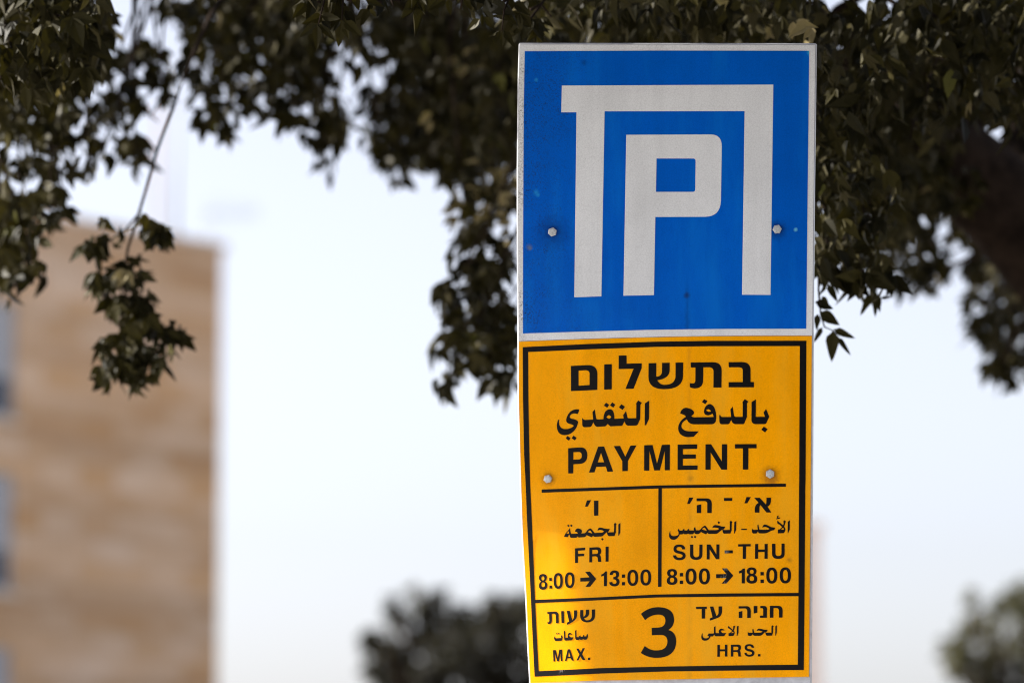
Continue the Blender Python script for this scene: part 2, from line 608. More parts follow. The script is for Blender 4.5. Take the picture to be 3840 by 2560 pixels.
WHITE = sheeting('white_film', (0.70, 0.71, 0.72), (0.10, 0.09, 0.08), dirt_amt=0.8, grime=(-0.297, -0.268))
BLUE = sheeting('blue_film', (0.0, 0.098, 0.52), (0.01, 0.02, 0.05),
                [(loc(2072, 872, park), 0.013, (0.006, 0.012, 0.04), 0.9), (loc(2914, 863, park), 0.013, (0.006, 0.012, 0.04), 0.9), (loc(1984, 926, park), 0.005, (0.12, 0.15, 0.19), 0.8), (loc(1988, 932, park), 0.004, (0.12, 0.15, 0.19), 0.8), (loc(2011, 300, park), 0.004, (0.02, 0.26, 0.62), 0.8), (loc(2010, 722, park), 0.005, (0.02, 0.28, 0.60), 0.8), (loc(2018, 732, park), 0.004, (0.02, 0.28, 0.60), 0.8), (loc(2190, 235, park), 0.006, (0.002, 0.03, 0.15), 0.7), (loc(2072, 872, park), 0.035, (0.002, 0.035, 0.20), 0.8), (loc(2914, 864, park), 0.02, (0.002, 0.035, 0.18), 0.7),
                 (loc(3042, 196, park), 0.008, (0.05, 0.5, 0.7), 0.9), (loc(2984, 861, park), 0.004, (0.15, 0.55, 0.7), 0.9), (loc(2576, 1108, park), 0.006, (0.01, 0.012, 0.02), 0.9)],
                dirt_amt=0.55, mott=1.0, grime=(-0.29, -0.10), fade=(0.003, 0.155, 0.60), runoff=(loc(2578, 1150, park)[0], 0.006, 0.13, (0.002, 0.03, 0.17), 0.8))
K1 = (1900.0, 120.0, 0.7524)
panel = [(1950, 167.5), (3057, 169), (3051, 700), (3046, 1257.5), (2850, 1257.6), (2700, 1258.5), (2500, 1261.5), (2300, 1266.5), (2100, 1273),
         (1946, 1279), (1943, 900), (1942.5, 650), (1946, 300)]
decal('panel', [[panel]], 0.0, WHITE, park, 0.0022)
decal('blue_field', [parse('90,97 800,94 1508,95 1500,800 1493,1478 1100,1479 900,1481 700,1484 400,1492 81,1502 82,1000 85,400', *K1)], 0.0006, BLUE, park)
decal('parking_symbol', [
    parse('275,268 1329,263 1315,1310 1173,1309 1186,395 488,396 472,1317 337,1322 348,401 272,401', *K1),
    parse('596,513 1020,511 q1072,513 1072,570 1068,840 q1065,920 990,921 741,922 734,1311 582,1314 | 747,631 930,631 q942,632 942,645 940,785 q939,797 927,797 744,797', *K1)],
    0.0011, WHITE, park)
bolt(2071.5, 870, 17.5, 0.35, park)
bolt(2914, 860, 17.5, 0.1, park)

# ------------------------------------------------------------------ the yellow payment sign
pay = empty('payment_sign', on_sign(2500, 2545), 'yellow payment sign with black Hebrew, Arabic and English parking hours, bent at its lower left', 'payment sign')
YELLOW = sheeting('yellow_film', (0.93, 0.365, 0.0), (0.30, 0.13, 0.015),
                  [(loc(2055, 1797, pay), 0.014, (0.20, 0.08, 0.01), 0.85), (loc(2888, 1782, pay), 0.018, (0.24, 0.085, 0.01), 0.9), (loc(2896, 1800, pay), 0.012, (0.4, 0.15, 0.01), 0.8),
                   (loc(2590, 1793, pay), 0.006, (0.35, 0.15, 0.01), 0.7), (loc(2960, 2098, pay), 0.005, (0.3, 0.13, 0.01), 0.8)],
                  dirt_amt=0.7, mott=1.0, fade=(0.80, 0.40, 0.02), runoff=(loc(2585, 1600, pay)[0], 0.007, 0.80, (0.55, 0.22, 0.01), 0.45))
ypanel = [(1946.5, 1281), (2100, 1275), (2300, 1268.5), (2500, 1263.5), (2700, 1260.5), (2850, 1259.6), (3044.5, 1259.5), (3040, 1840), (3033.6, 2535.7),
          (2780, 2540), (2512, 2546), (2257, 2549.5), (1989, 2559), (1981.6, 2412), (1974, 2234), (1961, 2004), (1954.4, 1801), (1946.3, 1495)]
decal('panel', [[ypanel]], 0.0, YELLOW, pay, 0.0022)
INK = ink('black_ink', (0.0028, 0.0026, 0.003), chips=[(loc(2713, 2128, pay), 0.012), (loc(2712, 2156, pay), 0.011), (loc(2715, 2182, pay), 0.011), (loc(2722, 2067, pay), 0.008), (loc(2585, 1866, pay), 0.006), (loc(2962, 2130, pay), 0.008), (loc(2110, 2520, pay), 0.012)])
K2 = (1900.0, 1240.0, 0.5102)
K3 = (1900.0, 1800.0, 0.5102)


def px(txt, k):
    return parse(txt, *k)[0]


f_out = px('118,120 600,97 1100,80 1500,74 2203,73 2200,600 2197,1097', K2) + px('2195,60 2190,800 2184,1392 1700,1396 1200,1402 700,1418 205,1441 188,1100 170,700 150,300 138,0', K3) + px('128,900 120,500', K2)
f_in = px('158,156 600,136 1100,118 1500,113 2155,112 2152,600 2150,1097', K2) + px('2149,60 2145,800 2140,1353 1700,1358 1200,1366 700,1378 235,1400 222,1150 208,870 190,400 172,0', K3) + px('165,800 160,500', K2)
decal('border', [[f_out, f_in]], 0.0006, INK, pay)
decal('divider', [parse('257,67 700,52 1115,37 1600,30 2052,24 2052,47 1600,52 1141,59 1115,60 700,75 257,91', *K3)], 0.0006, INK, pay)
decal('divider', [parse('1115,60 1141,59 1138,780 1112,783', *K3)], 0.0006, INK, pay)
decal('divider', [parse('208,877 600,862 1100,838 1600,830 2145,826 2145,850 1600,854 1100,860 600,884 209,901', *K3)], 0.0006, INK, pay)


def writing(name, k, glyphs, words=None):
    for nm, idx in (words or [(name, range(len(glyphs)))]):
        decal(nm, [parse(glyphs[i], *k) for i in idx], 0.0006, INK, pay)


S6, S8, S48 = 1 / 6, 1 / 8, 1 / 4.8
writing('hebrew_lettering', (2460, 1310, S6), [
    '-1915,370 -1540,350 q-1320,345 -1318,560 -1320,908 -1913,935 | -1742,475 -1590,466 q-1495,465 -1495,545 -1495,798 -1742,815',
    '-1165,335 -994,328 -996,895 -1167,902',
    '-840,137 -662,133 -660,318 -322,310 -322,415 -505,882 -688,886 -505,433 -840,440',
    '-167,308 8,305 5,612 q135,605 135,480 135,302 308,298 308,470 q300,650 30,692 q90,795 190,795 q440,795 440,580 440,295 612,293 608,590 q605,890 180,892 q-167,890 -170,620',
    '780,292 1290,286 q1478,290 1478,480 1474,855 1292,855 1294,490 q1290,400 1190,399 1065,400 1060,700 q1055,872 870,874 q775,868 760,835 762,752 q790,762 825,762 q885,762 885,690 888,404 782,404',
    '1634,284 1940,282 q2128,285 2128,470 2128,732 2205,732 2203,850 1634,850 1634,734 1953,732 1953,480 q1953,400 1875,400 1636,400'])
writing('arabic_lettering', (2070, 1490, S6), [
    '2090,130 2188,65 2182,480 2115,622 2085,620',
    '1940,65 2020,118 1988,165 1985,480 1935,595 q1920,627 1880,628 1720,632 q1650,625 1632,530 1590,615 q1575,635 1545,637 1310,646 1255,592 1215,635 q1200,648 1170,648 1020,657 q960,650 932,555 890,640 q875,660 840,662 740,668 q680,665 680,590 678,470 695,458 q700,500 745,502 925,495 910,325 963,262 992,460 q1000,490 1025,491 1155,486 q1165,265 1305,262 q1405,265 1405,478 1612,470 1600,395 1665,302 1700,450 q1710,465 1735,465 1895,463 1897,150 1885,140 | 1225,438 q1260,395 1285,395 q1325,415 1335,440 q1300,475 1275,476 q1245,465 1225,438',
    '1217,113 1285,163 1243,228 1165,182', '1355,108 1425,160 1380,225 1305,175', '1560,150 1642,205 1588,278 1505,222',
    '612,265 q610,310 575,372 q540,355 500,357 q400,370 400,440 q405,465 440,475 q585,500 585,550 q580,620 540,690 q440,845 280,845 q105,835 108,620 q115,540 145,495 165,495 q150,560 165,610 q200,710 300,708 q430,705 490,635 q470,610 430,600 q320,580 318,515 q320,420 400,330 q480,250 612,265',
    '345,862 417,910 380,968 310,918', '485,855 553,905 515,962 440,915'])
writing('arabic_lettering', (2520, 1480, S6), [
    '1790,160 1888,100 1885,492 2092,492 2060,392 2117,315 2188,490 2130,620 q2115,655 2080,657 1870,657 q1795,645 1788,570',
    '2065,712 2150,770 2095,843 2008,782',
    '1637,95 1720,150 1688,190 1685,500 1630,630 q1620,657 1590,658 1420,658 q1355,645 1332,560 1300,630 q1280,660 1250,660 1120,660 q1065,655 1065,580 1063,455 1085,450 q1095,495 1130,497 1330,495 1312,325 1365,262 1395,460 q1405,493 1430,494 1590,494 1592,185 1580,170',
    '855,203 q990,240 995,500 q1000,655 890,660 500,662 q370,655 335,548 q215,610 212,700 q220,810 400,820 605,818 490,940 360,950 q140,930 138,740 q150,590 315,490 q270,430 183,425 q200,300 320,288 q490,320 495,400 q485,450 435,475 q455,500 500,503 935,497 q930,450 910,420 q860,460 800,460 q720,450 718,370 q735,220 855,203 | 768,345 q795,320 825,322 q865,345 880,368 q850,382 825,380 q785,370 768,345',
    '722,95 797,140 750,210 672,157'])
writing('english_lettering', (2100, 1640, S6), [
    '183,238 460,220 q612,215 614,400 q612,580 440,590 300,600 298,802 185,806 | 300,328 420,322 q488,322 490,405 q488,485 420,490 300,496',
    '857,204 993,199 1195,762 1068,768 1030,650 815,657 775,780 652,785 | 922,340 992,553 848,557',
    '1208,190 1350,186 1468,430 1585,180 1722,175 1527,530 1526,750 1402,755 1400,530',
    '1893,172 2083,165 2182,585 2292,162 2473,158 2471,732 2357,734 2357,300 2247,735 2120,738 2012,300 2008,741 1893,744',
    '2646,157 3088,150 3086,252 2765,258 2765,380 3057,378 3056,470 2765,476 2764,628 3097,625 3095,722 2645,728',
    '3273,150 3400,147 3640,535 3642,148 3761,147 3759,718 3632,720 3390,335 3390,720 3271,722',
    '3934,147 4423,144 4423,240 4240,240 4236,718 4114,718 4116,242 3936,243'])
writing('hebrew_lettering', (2090, 1860, S8), ['1100,132 1230,128 1230,575 1100,580', '888,120 1012,114 912,303 832,310'])
writing('arabic_lettering', (2090, 1860, S8), [
    '1830,840 1892,790 1888,1080 1842,1182 1828,1180', '325,842 367,882 342,918 292,880', '412,838 455,872 430,915 380,885', '1345,1245 1388,1283 1355,1325 1315,1285',
    '1730,787 1778,828 1758,865 1756,1075 1718,1180 q1710,1190 1690,1190 1560,1193 q1495,1185 1485,1072 1375,1175 q1350,1200 1300,1203 1120,1210 q1085,1200 1070,1178 1035,1225 905,1175 q895,1170 882,1155 q850,1215 805,1222 640,1232 q620,1220 603,1200 q590,1235 560,1238 420,1242 q375,1235 366,1160 352,1140 315,1220 200,1212 q220,1130 290,1060 q340,1010 377,938 q385,1060 415,1125 618,1113 q605,1065 528,1055 q545,965 620,958 q730,980 738,1035 q735,1080 718,1110 815,1103 q850,1095 880,1040 q930,965 1000,960 q1030,980 1115,1095 1330,1088 q1370,1080 1400,1045 q1330,1000 1250,1010 q1215,1020 1205,1030 q1215,940 1280,935 q1330,935 1400,960 q1480,980 1575,975 1540,1048 1515,1060 1520,1078 1700,1073 1703,860 1698,830 | 346,1040 q295,1078 272,1115 346,1118 | 915,1065 q960,1015 990,1025 q1025,1060 1050,1112 q970,1095 915,1065'])
writing('hebrew_lettering', (2550, 1850, S6), [
    '205,90 302,88 220,228 160,230', '373,104 600,104 q715,110 716,230 714,435 613,435 613,220 q605,170 560,168 373,168', '377,260 478,237 476,435 377,437',
    '987,97 1176,95 1174,162 990,163', '1495,76 1593,76 1515,215 1450,216',
    '1670,92 1795,92 1930,242 q1945,215 1945,160 1945,90 2047,90 2046,160 q2040,260 1968,288 2055,422 1945,422 1812,255 q1788,275 1788,330 1786,424 1682,424 1682,340 q1690,240 1770,205'],
        [('hebrew_lettering', (0, 1, 2)), ('dash', (3,)), ('hebrew_lettering', (4, 5))])
writing('arabic_lettering', (2490, 1920, S8), [
    '2108,290 2168,255 2165,520 2115,637 2100,635',
    '2003,245 2052,285 2033,320 2030,530 1992,632 1800,637 q1760,620 1752,512 1640,600 q1600,640 1555,643 1350,645 q1320,635 1300,610 1262,658 1150,610 q1125,600 1110,582 q1070,645 1010,650 960,650 q920,640 905,588 q890,650 860,655 770,655 q740,650 722,630 q700,655 670,655 620,655 q600,650 582,630 q560,655 530,658 470,660 q400,820 280,822 q145,810 150,670 q160,600 180,558 190,560 q175,715 300,712 q420,705 437,650 q440,600 410,525 445,485 q455,520 472,545 558,543 560,515 607,485 612,540 695,542 700,515 750,487 755,540 895,538 890,480 932,430 958,536 1040,535 q1080,530 1110,485 q1180,400 1240,398 q1260,420 1345,530 1575,530 q1620,520 1655,490 q1570,445 1495,455 q1465,460 1450,472 q1460,385 1540,376 q1640,385 1730,422 1838,428 1805,500 1780,505 1785,528 1970,525 1975,310 1968,285 | 1140,505 q1190,445 1220,460 q1250,490 1282,545 q1200,535 1140,505',
    '1635,265 1685,300 1645,345 1605,308', '835,700 877,735 845,773 800,738', '925,697 970,732 938,773 895,740'])
writing('arabic_lettering', (2700, 1920, S8), [
    '637,490 808,488 806,526 637,528', '2032,275 2098,235 2092,510 2045,622 2030,620',
    '1930,232 1978,272 1958,312 q1950,370 1922,425 q1965,475 1960,525 q1945,600 1905,622 1735,628 1735,515 1780,510 q1840,470 1862,440 1780,360 1762,362 1715,320 1720,240 q1745,275 1895,388 q1910,340 1905,295 1898,270 | 1820,518 q1860,490 1888,458 q1915,490 1925,518',
    '1680,205 1695,180 1725,165 q1700,150 1702,125 q1720,90 1780,97 1770,112 q1735,112 1732,130 q1745,155 1770,155 1810,148 1795,185 1685,208',
    '1150,360 q1165,450 1185,518 1430,518 q1460,510 1480,492 q1400,430 1320,438 q1290,445 1272,460 q1280,365 1350,362 q1400,365 1500,425 q1570,455 1662,455 1625,530 q1560,535 1480,580 q1390,630 1310,630 1190,630 q1145,620 1138,560 q1110,628 1080,632 1000,632 q958,620 957,560 957,490 970,487 q980,520 1010,523 1135,520 q1125,450 1120,385'],
        [('dash', (0,)), ('arabic_lettering', (1, 2, 3, 4))])
writing('english_lettering', (2000, 2030, S48), [
    '750,118 933,106 932,152 803,160 803,218 917,214 915,258 803,264 803,380 750,382',
    '1008,104 1150,97 q1222,97 1222,165 q1222,215 1190,232 q1215,245 1218,300 q1218,345 1228,360 1168,362 q1162,345 1160,310 q1160,262 1115,262 1060,264 1058,368 1006,370 | 1060,148 1130,143 q1165,145 1165,182 q1165,218 1130,218 1060,222',
    '1300,90 1356,87 1354,355 1300,358'])
writing('hours_lettering', (2000, 2030, S48), [
    '170,578 q242,578 242,640 q240,690 205,712 q252,730 252,785 q248,860 172,862 q100,858 100,790 q102,735 140,715 q100,690 100,645 q100,582 170,578 | e 170,658,27,36 | e 175,772,32,42',
    '285,648 331,646 331,703 285,705', '288,788 336,785 336,840 288,843', 'e 447,703,83,143 | e 447,703,37,98', 'e 655,690,88,143 | e 655,690,40,97',
    '845,650 1010,638 932,540 1018,538 1132,668 1022,808 935,812 1012,712 845,716',
    '1222,588 q1280,565 1292,533 1326,530 1325,797 1270,799 1270,610 1222,625',
    '1373,598 q1378,516 1462,514 q1545,518 1545,585 q1543,635 1508,652 q1552,670 1552,722 q1545,802 1460,803 q1370,798 1365,728 1420,722 q1425,758 1460,758 q1495,755 1497,718 q1495,675 1440,675 1440,635 q1490,632 1490,595 q1488,562 1460,560 q1432,562 1428,597',
    '1593,588 1651,586 1651,646 1593,648', '1593,725 1651,723 1651,783 1593,785', 'e 1790,648,98,145 | e 1790,648,45,100', 'e 2024,642,98,145 | e 2024,642,45,100'],
        [('hours_lettering', (0, 1, 2, 3, 4)), ('arrow', (5,)), ('hours_lettering', (6, 7, 8, 9, 10, 11))])
writing('english_lettering', (2480, 2020, S48), [
    '375,185 q372,142 320,142 q275,143 272,178 q272,205 330,215 q438,232 438,300 q432,378 322,380 q215,375 210,292 266,290 q270,335 325,335 q380,333 382,300 q380,272 315,262 q218,245 218,180 q222,98 325,97 q428,100 430,183',
    '516,100 575,98 575,275 q578,326 627,326 q680,325 682,275 684,98 742,97 740,280 q735,373 627,374 q515,372 516,280',
    '817,97 882,96 990,275 990,95 1046,94 1045,362 985,362 870,185 870,364 816,365', '1138,203 1288,201 1287,255 1140,257',
    '1382,92 1608,88 1608,130 1526,133 1523,355 1465,356 1466,134 1383,134',
    '1688,88 1744,87 1744,188 1858,186 1858,86 1915,86 1914,352 1856,353 1857,232 1743,234 1742,353 1685,354',
    '1992,83 2053,83 2055,260 q2058,303 2105,303 q2160,302 2162,255 2163,80 2220,80 2220,265 q2215,355 2107,356 q1992,355 1992,265'],
        [('english_lettering', (0, 1, 2)), ('dash', (3,)), ('english_lettering', (4, 5, 6))])
writing('hours_lettering', (2480, 2020, S48), [
    '192,536 q283,538 283,612 q280,655 240,673 q290,695 290,748 q285,822 190,823 q97,820 97,750 q100,695 145,675 q102,655 103,608 q108,538 192,536 | e 193,615,33,37 | e 192,737,38,42',
    '332,610 392,608 392,670 332,672', '332,747 392,745 392,806 332,808', 'e 534,673,100,145 | e 534,673,43,98', 'e 775,670,100,145 | e 775,670,43,98',
    '985,632 1170,626 1087,527 1178,525 1296,658 1172,798 1085,800 1172,698 985,702',
    '1395,578 q1452,560 1462,530 1505,528 1503,795 1447,796 1447,605 1395,620',
    '1625,508 q1713,510 1713,580 q1710,625 1678,640 q1727,660 1727,722 q1722,798 1628,800 q1530,796 1530,722 q1533,660 1580,640 q1537,622 1537,580 q1540,510 1625,508 | e 1627,588,34,36 | e 1628,710,40,43',
    '1784,592 1845,590 1845,652 1784,654', '1784,728 1845,726 1845,788 1784,790', 'e 1988,655,100,145 | e 1988,655,43,98', 'e 2232,652,102,145 | e 2232,652,44,98'],
        [('hours_lettering', (0, 1, 2, 3, 4)), ('arrow', (5,)), ('hours_lettering', (6, 7, 8, 9, 10, 11))])
writing('hebrew_lettering', (2030, 2270, S8), [
    '178,185 400,168 q510,165 515,290 520,518 440,523 430,300 q425,240 380,235 312,240 315,430 q310,540 235,545 q190,545 180,510 182,482 q190,488 205,488 q240,485 238,440 232,240 180,242',
    '592,158 675,152 685,510 603,513', '760,150 853,146 922,430 q980,390 980,280 978,135 1075,130 1072,260 q1060,400 975,455 q900,510 770,572 765,500 830,468',
    '1162,127 1257,122 1262,325 q1335,300 1333,200 1335,115 1435,112 1433,220 q1425,340 1280,372 q1310,435 1370,435 q1515,425 1513,290 1512,110 1612,105 1612,280 q1605,490 1370,495 q1165,485 1162,290'])
writing('arabic_lettering', (2030, 2270, S8), [
    '1010,745 1053,712 1060,935 1130,935 1135,905 1172,880 1180,925 1245,920 1250,885 1280,862 1285,915 1350,912 1355,870 1397,840 1398,930 1370,1000 q1360,1012 1330,1013 1280,1013 q1265,1005 1258,990 q1240,1015 1210,1018 1180,1018 q1160,1010 1150,998 q1130,1025 1100,1025 1060,1025 q1020,1015 1015,960',
    '672,765 710,735 718,952 795,948 q780,920 787,880 q805,805 850,805 q895,812 930,858 q870,850 825,875 q840,930 885,942 968,935 925,1020 q900,1035 850,1035 710,1042 q685,1030 680,960',
    '400,905 q405,970 445,970 595,962 588,915 610,865 640,945 618,1030 q608,1045 590,1045 425,1053 q385,1025 380,965 q385,930 400,905',
    '462,805 487,832 465,862 440,835', '520,803 550,830 522,860 502,830'])
writing('english_lettering', (2030, 2410, S8), [
    '347,205 430,200 492,445 535,190 622,185 635,535 585,538 570,300 528,540 472,545 405,295 413,548 363,550',
    '790,180 860,177 972,520 912,522 885,448 775,455 757,528 705,532 | 828,255 868,398 793,402',
    '1045,162 1117,157 1180,272 1235,150 1308,148 1222,330 1320,502 1240,508 1172,395 1115,515 1050,517 1138,335', '1397,432 1467,430 1467,503 1397,505'])
writing('numeral', (2380, 2250, 0.1530), [
    '153,327 q330,165 580,162 q968,170 968,480 q955,640 825,722 q1018,770 1018,1000 q1010,1405 520,1405 q320,1400 150,1282 247,1112 q370,1222 520,1222 q800,1225 803,1000 q800,845 640,842 q500,842 420,852 417,668 q500,668 570,662 q752,655 752,490 q750,345 580,345 q400,345 255,482'])
writing('hebrew_lettering', (2600, 2250, S6), [
    '60,142 303,138 303,187 268,188 265,405 188,406 187,190 60,192',
    '372,136 450,134 517,347 q567,325 567,240 567,132 648,130 646,240 q640,350 560,385 q500,410 372,452 368,402 432,375',
    '1018,130 1190,126 q1290,125 1293,240 1293,390 1212,391 1212,240 q1210,180 1160,178 1018,180', '1022,255 1102,235 1102,392 1022,393',
    '1357,123 1441,122 1440,273 1360,292', '1505,122 1590,121 q1657,122 1658,200 1655,388 1497,389 1498,338 1570,338 1572,205 q1570,172 1535,172 1506,172',
    '1722,120 1905,118 q2008,118 2010,230 2006,383 1928,384 1926,235 q1922,172 1875,170 1804,170 1800,386 1720,387'],
        [('hebrew_lettering', (0, 1)), ('hebrew_lettering', (2, 3, 4, 5, 6))])
writing('arabic_lettering', (2610, 2320, S8), [
    '2378,215 2428,175 2425,395 2392,495 2376,492',
    '2290,178 2330,210 2313,235 2310,400 2285,492 2130,495 q2090,485 2075,385 1980,470 q1950,495 1900,497 1760,498 q1715,490 1700,448 q1680,495 1640,500 1590,500 q1552,490 1552,440 1552,388 1562,385 q1575,408 1600,408 1697,407 1688,310 1717,280 1745,405 1900,405 q1950,400 1998,372 q1930,340 1870,340 q1840,345 1820,357 q1830,290 1890,283 q1950,285 2030,310 2152,320 2115,382 2090,385 2095,404 2262,402 2264,215',
    '1225,215 1278,195 1275,405 1238,503 1220,500',
    '1140,192 1182,215 1165,240 q1160,300 1130,340 q1160,375 1160,410 q1150,480 1115,503 975,507 975,418 1010,412 q1060,380 1080,350 1010,288 995,290 957,262 962,195 1105,318 q1120,270 1113,215 | 1045,415 q1080,390 1102,368 q1128,395 1130,412',
    '537,240 583,200 587,395 q590,415 610,417 695,415 q680,385 680,355 q705,285 770,282 q825,290 862,338 q790,330 740,350 q770,410 810,418 905,412 860,490 q840,508 810,510 600,513 q560,505 543,460 q525,510 495,515 435,517 q390,645 255,645 q155,635 157,520 q165,465 185,425 200,425 q185,575 285,573 q370,570 390,522 342,492 380,428 520,427 q537,425 537,400'],
        [('arabic_lettering', (0, 1)), ('arabic_lettering', (2, 3, 4))])
writing('english_lettering', (2660, 2400, S8), [
    '240,130 317,128 316,262 465,262 466,124 543,122 542,478 466,480 466,322 317,324 315,485 238,487',
    '645,124 860,120 q950,122 950,205 q950,275 910,305 q940,325 942,400 q942,450 957,478 872,480 q862,450 862,400 q860,340 800,340 720,342 718,478 643,480 | 720,185 820,183 q870,185 870,235 q868,285 815,285 720,287',
    '1268,217 q1262,165 1195,163 q1135,165 1132,212 q1132,248 1215,258 q1355,285 1355,375 q1345,482 1200,484 q1060,478 1050,365 1118,365 q1128,425 1200,425 q1275,420 1278,375 q1272,335 1190,325 q1058,300 1058,210 q1062,108 1198,105 q1330,108 1343,215',
    '1457,405 1533,402 1533,475 1457,475'])
bolt(2055.6, 1794, 16.5, 0.25, pay)
bolt(2888, 1776, 17.5, 0.5, pay)

# ------------------------------------------------------------------ the stone building at the left
BD = 70.0
ang = math.atan((13500 - 1920) / FPX)
f_dir = Vector((-math.sin(ang), -math.cos(ang), 0))       # along the face, towards the left and the camera
f_nrm = Vector((math.cos(ang), -math.sin(ang), 0))        # out of the face, towards the camera
corner = at(832, 940, BD)
roof_z = corner.z
corner.z = 0


def on_face(x, y, out=0.0):
    r = ray(x, y)
    t = (corner + f_nrm * out - CAM).dot(f_nrm) / r.dot(f_nrm)
    return CAM + r * t


def face_uv(p):
    return (p - corner).dot(f_dir), p.z


bl = empty('stone_building', corner + f_dir * 8, 'flat roofed honey coloured stone building behind the hanging twig', 'building')
BL, BDEEP = 16.0, 12.0
uw, _ = face_uv(on_face(60, 1400))
_, z_top = face_uv(on_face(30, 1130))
_, z_dark = face_uv(on_face(30, 1425))
_, z_bot = face_uv(on_face(30, 1565))
_, z_top2 = face_uv(on_face(30, 1775))
pitch_z = z_top - z_top2
STONE = stone_mat()
# front wall with real window openings
wins = []
for c in range(4):
    for k in range(-1, 4):
        u0 = uw + c * 3.4
        zt = z_top - k * pitch_z
        if k == -1: continue
        zb = zt - (z_top - z_bot)
        if zb > 0.4: wins.append((u0, u0 + 1.3, zb, zt))
us = sorted({0.0, BL} | {w[0] for w in wins} | {w[1] for w in wins})
zs = sorted({0.0, roof_z} | {w[2] for w in wins} | {w[3] for w in wins})


def bp(u, z, d=0.0):
    return corner + f_dir * u + Vector((0, 0, z)) - f_nrm * d


bm = bmesh.new()
uvl = bm.loops.layers.uv.new('UVMap')


def wall_face(pts):
    f = bm.faces.new([bm.verts.new(p) for p, _ in pts])
    for l, (_, uv) in zip(f.loops, pts): l[uvl].uv = uv


for i in range(len(us) - 1):
    for j in range(len(zs) - 1):
        u0, u1, z0, z1 = us[i], us[i + 1], zs[j], zs[j + 1]
        if any(w[0] <= u0 + 1e-4 and w[1] >= u1 - 1e-4 and w[2] <= z0 + 1e-4 and w[3] >= z1 - 1e-4 for w in wins): continue
        wall_face([(bp(u, z), (u, z)) for u, z in ((u0, z0), (u1, z0), (u1, z1), (u0, z1))])
for (u0, u1, z0, z1) in wins:
    q = [(u0, z0), (u1, z0), (u1, z1), (u0, z1)]
    for a in range(4):
        (ua, za), (ub, zb) = q[a], q[(a + 1) % 4]
        wall_face([(bp(ua, za), (ua, za)), (bp(ub, zb), (ub, zb)), (bp(ub, zb, 0.14), (ub + 0.14, zb)), (bp(ua, za, 0.14), (ua + 0.14, za))])
for (ua, da, ub, db) in ((0, 0, 0, BDEEP), (0, BDEEP, BL, BDEEP), (BL, BDEEP, BL, 0)):
    ln = max(abs(ub - ua), abs(db - da))
    wall_face([(bp(ua, 0, da), (0, 0)), (bp(ub, 0, db), (ln, 0)), (bp(ub, roof_z, db), (ln, roof_z)), (bp(ua, roof_z, da), (0, roof_z))])
wall_face([(bp(0, roof_z - 0.3, 0), (0, 0)), (bp(BL, roof_z - 0.3, 0), (9, 0)), (bp(BL, roof_z - 0.3, BDEEP), (9, 9)), (bp(0, roof_z - 0.3, BDEEP), (0, 9))])
me = bpy.data.meshes.new('wall')
bm.to_mesh(me); bm.free()
obj('wall', me, STONE, bl)
rotm = Matrix((( f_dir.x, f_nrm.x, 0), (f_dir.y, f_nrm.y, 0), (0, 0, 1)))
mb = MB()
mb.box(bp(BL / 2, roof_z + 0.06, 0.11), (BL + 0.16, 0.38, 0.12), rotm)
mb.box(bp(0.11, roof_z + 0.061, BDEEP / 2 + 0.15), (0.38, BDEEP - 0.3, 0.118), rotm)
mb.build('coping', plain('coping_stone', (0.56, 0.46, 0.36), 0.9, var=0.2, scale=2), bl)
SHUT = plain('pale_blue_shutter', (0.46, 0.49, 0.54), 0.6, var=0.12, scale=8)
GLASS = plain('dark_window_glass', (0.03, 0.04, 0.07), 0.12, var=0.1, scale=2)
SILL = plain('pale_sill_stone', (0.66, 0.58, 0.49), 0.85, var=0.1, scale=4)
dfrac = (z_top - z_dark) / (z_top - z_bot)
for (u0, u1, z0, z1) in wins:
    um, zm = (u0 + u1) / 2, z1 - (z1 - z0) * dfrac
    fm = MB()
    for a, b, c, d in ((u0, u0 + 0.07, z0, z1), (u1 - 0.07, u1, z0, z1), (u0 + 0.07, u1 - 0.07, z0, z0 + 0.07), (u0 + 0.07, u1 - 0.07, z1 - 0.07, z1)):
        fm.box(bp((a + b) / 2, (c + d) / 2, 0.09), (b - a, 0.06, d - c), rotm)
    w = fm.build('window', SHUT, bl)
    sm = MB()
    k = 0
    zz = z1 - 0.075
    while zz - 0.055 > zm:
        sm.box(bp(um, zz - 0.025, 0.095), (u1 - u0 - 0.15, 0.016, 0.046), rotm)
        zz -= 0.052
    obj('shutter', sm.mesh('shutter'), SHUT, w, bl)
    gm = MB(); gm.box(bp(um, (z0 + z1) / 2, 0.128), (u1 - u0 - 0.15, 0.01, z1 - z0 - 0.15), rotm)
    obj('pane', gm.mesh('pane'), GLASS, w, bl)
    sl = MB(); sl.box(bp(um, z0 - 0.05, 0.02), (u1 - u0 + 0.25, 0.16, 0.10), rotm)
    obj('sill', sl.mesh('sill'), SILL, w, bl)

# masts and an aerial on its roof
def roof_point(x, d):
    """point on the roof edge line seen at photo x, d metres behind the face"""
    p = on_face(x, 900, -d)
    p.z = roof_z - 0.3
    return p


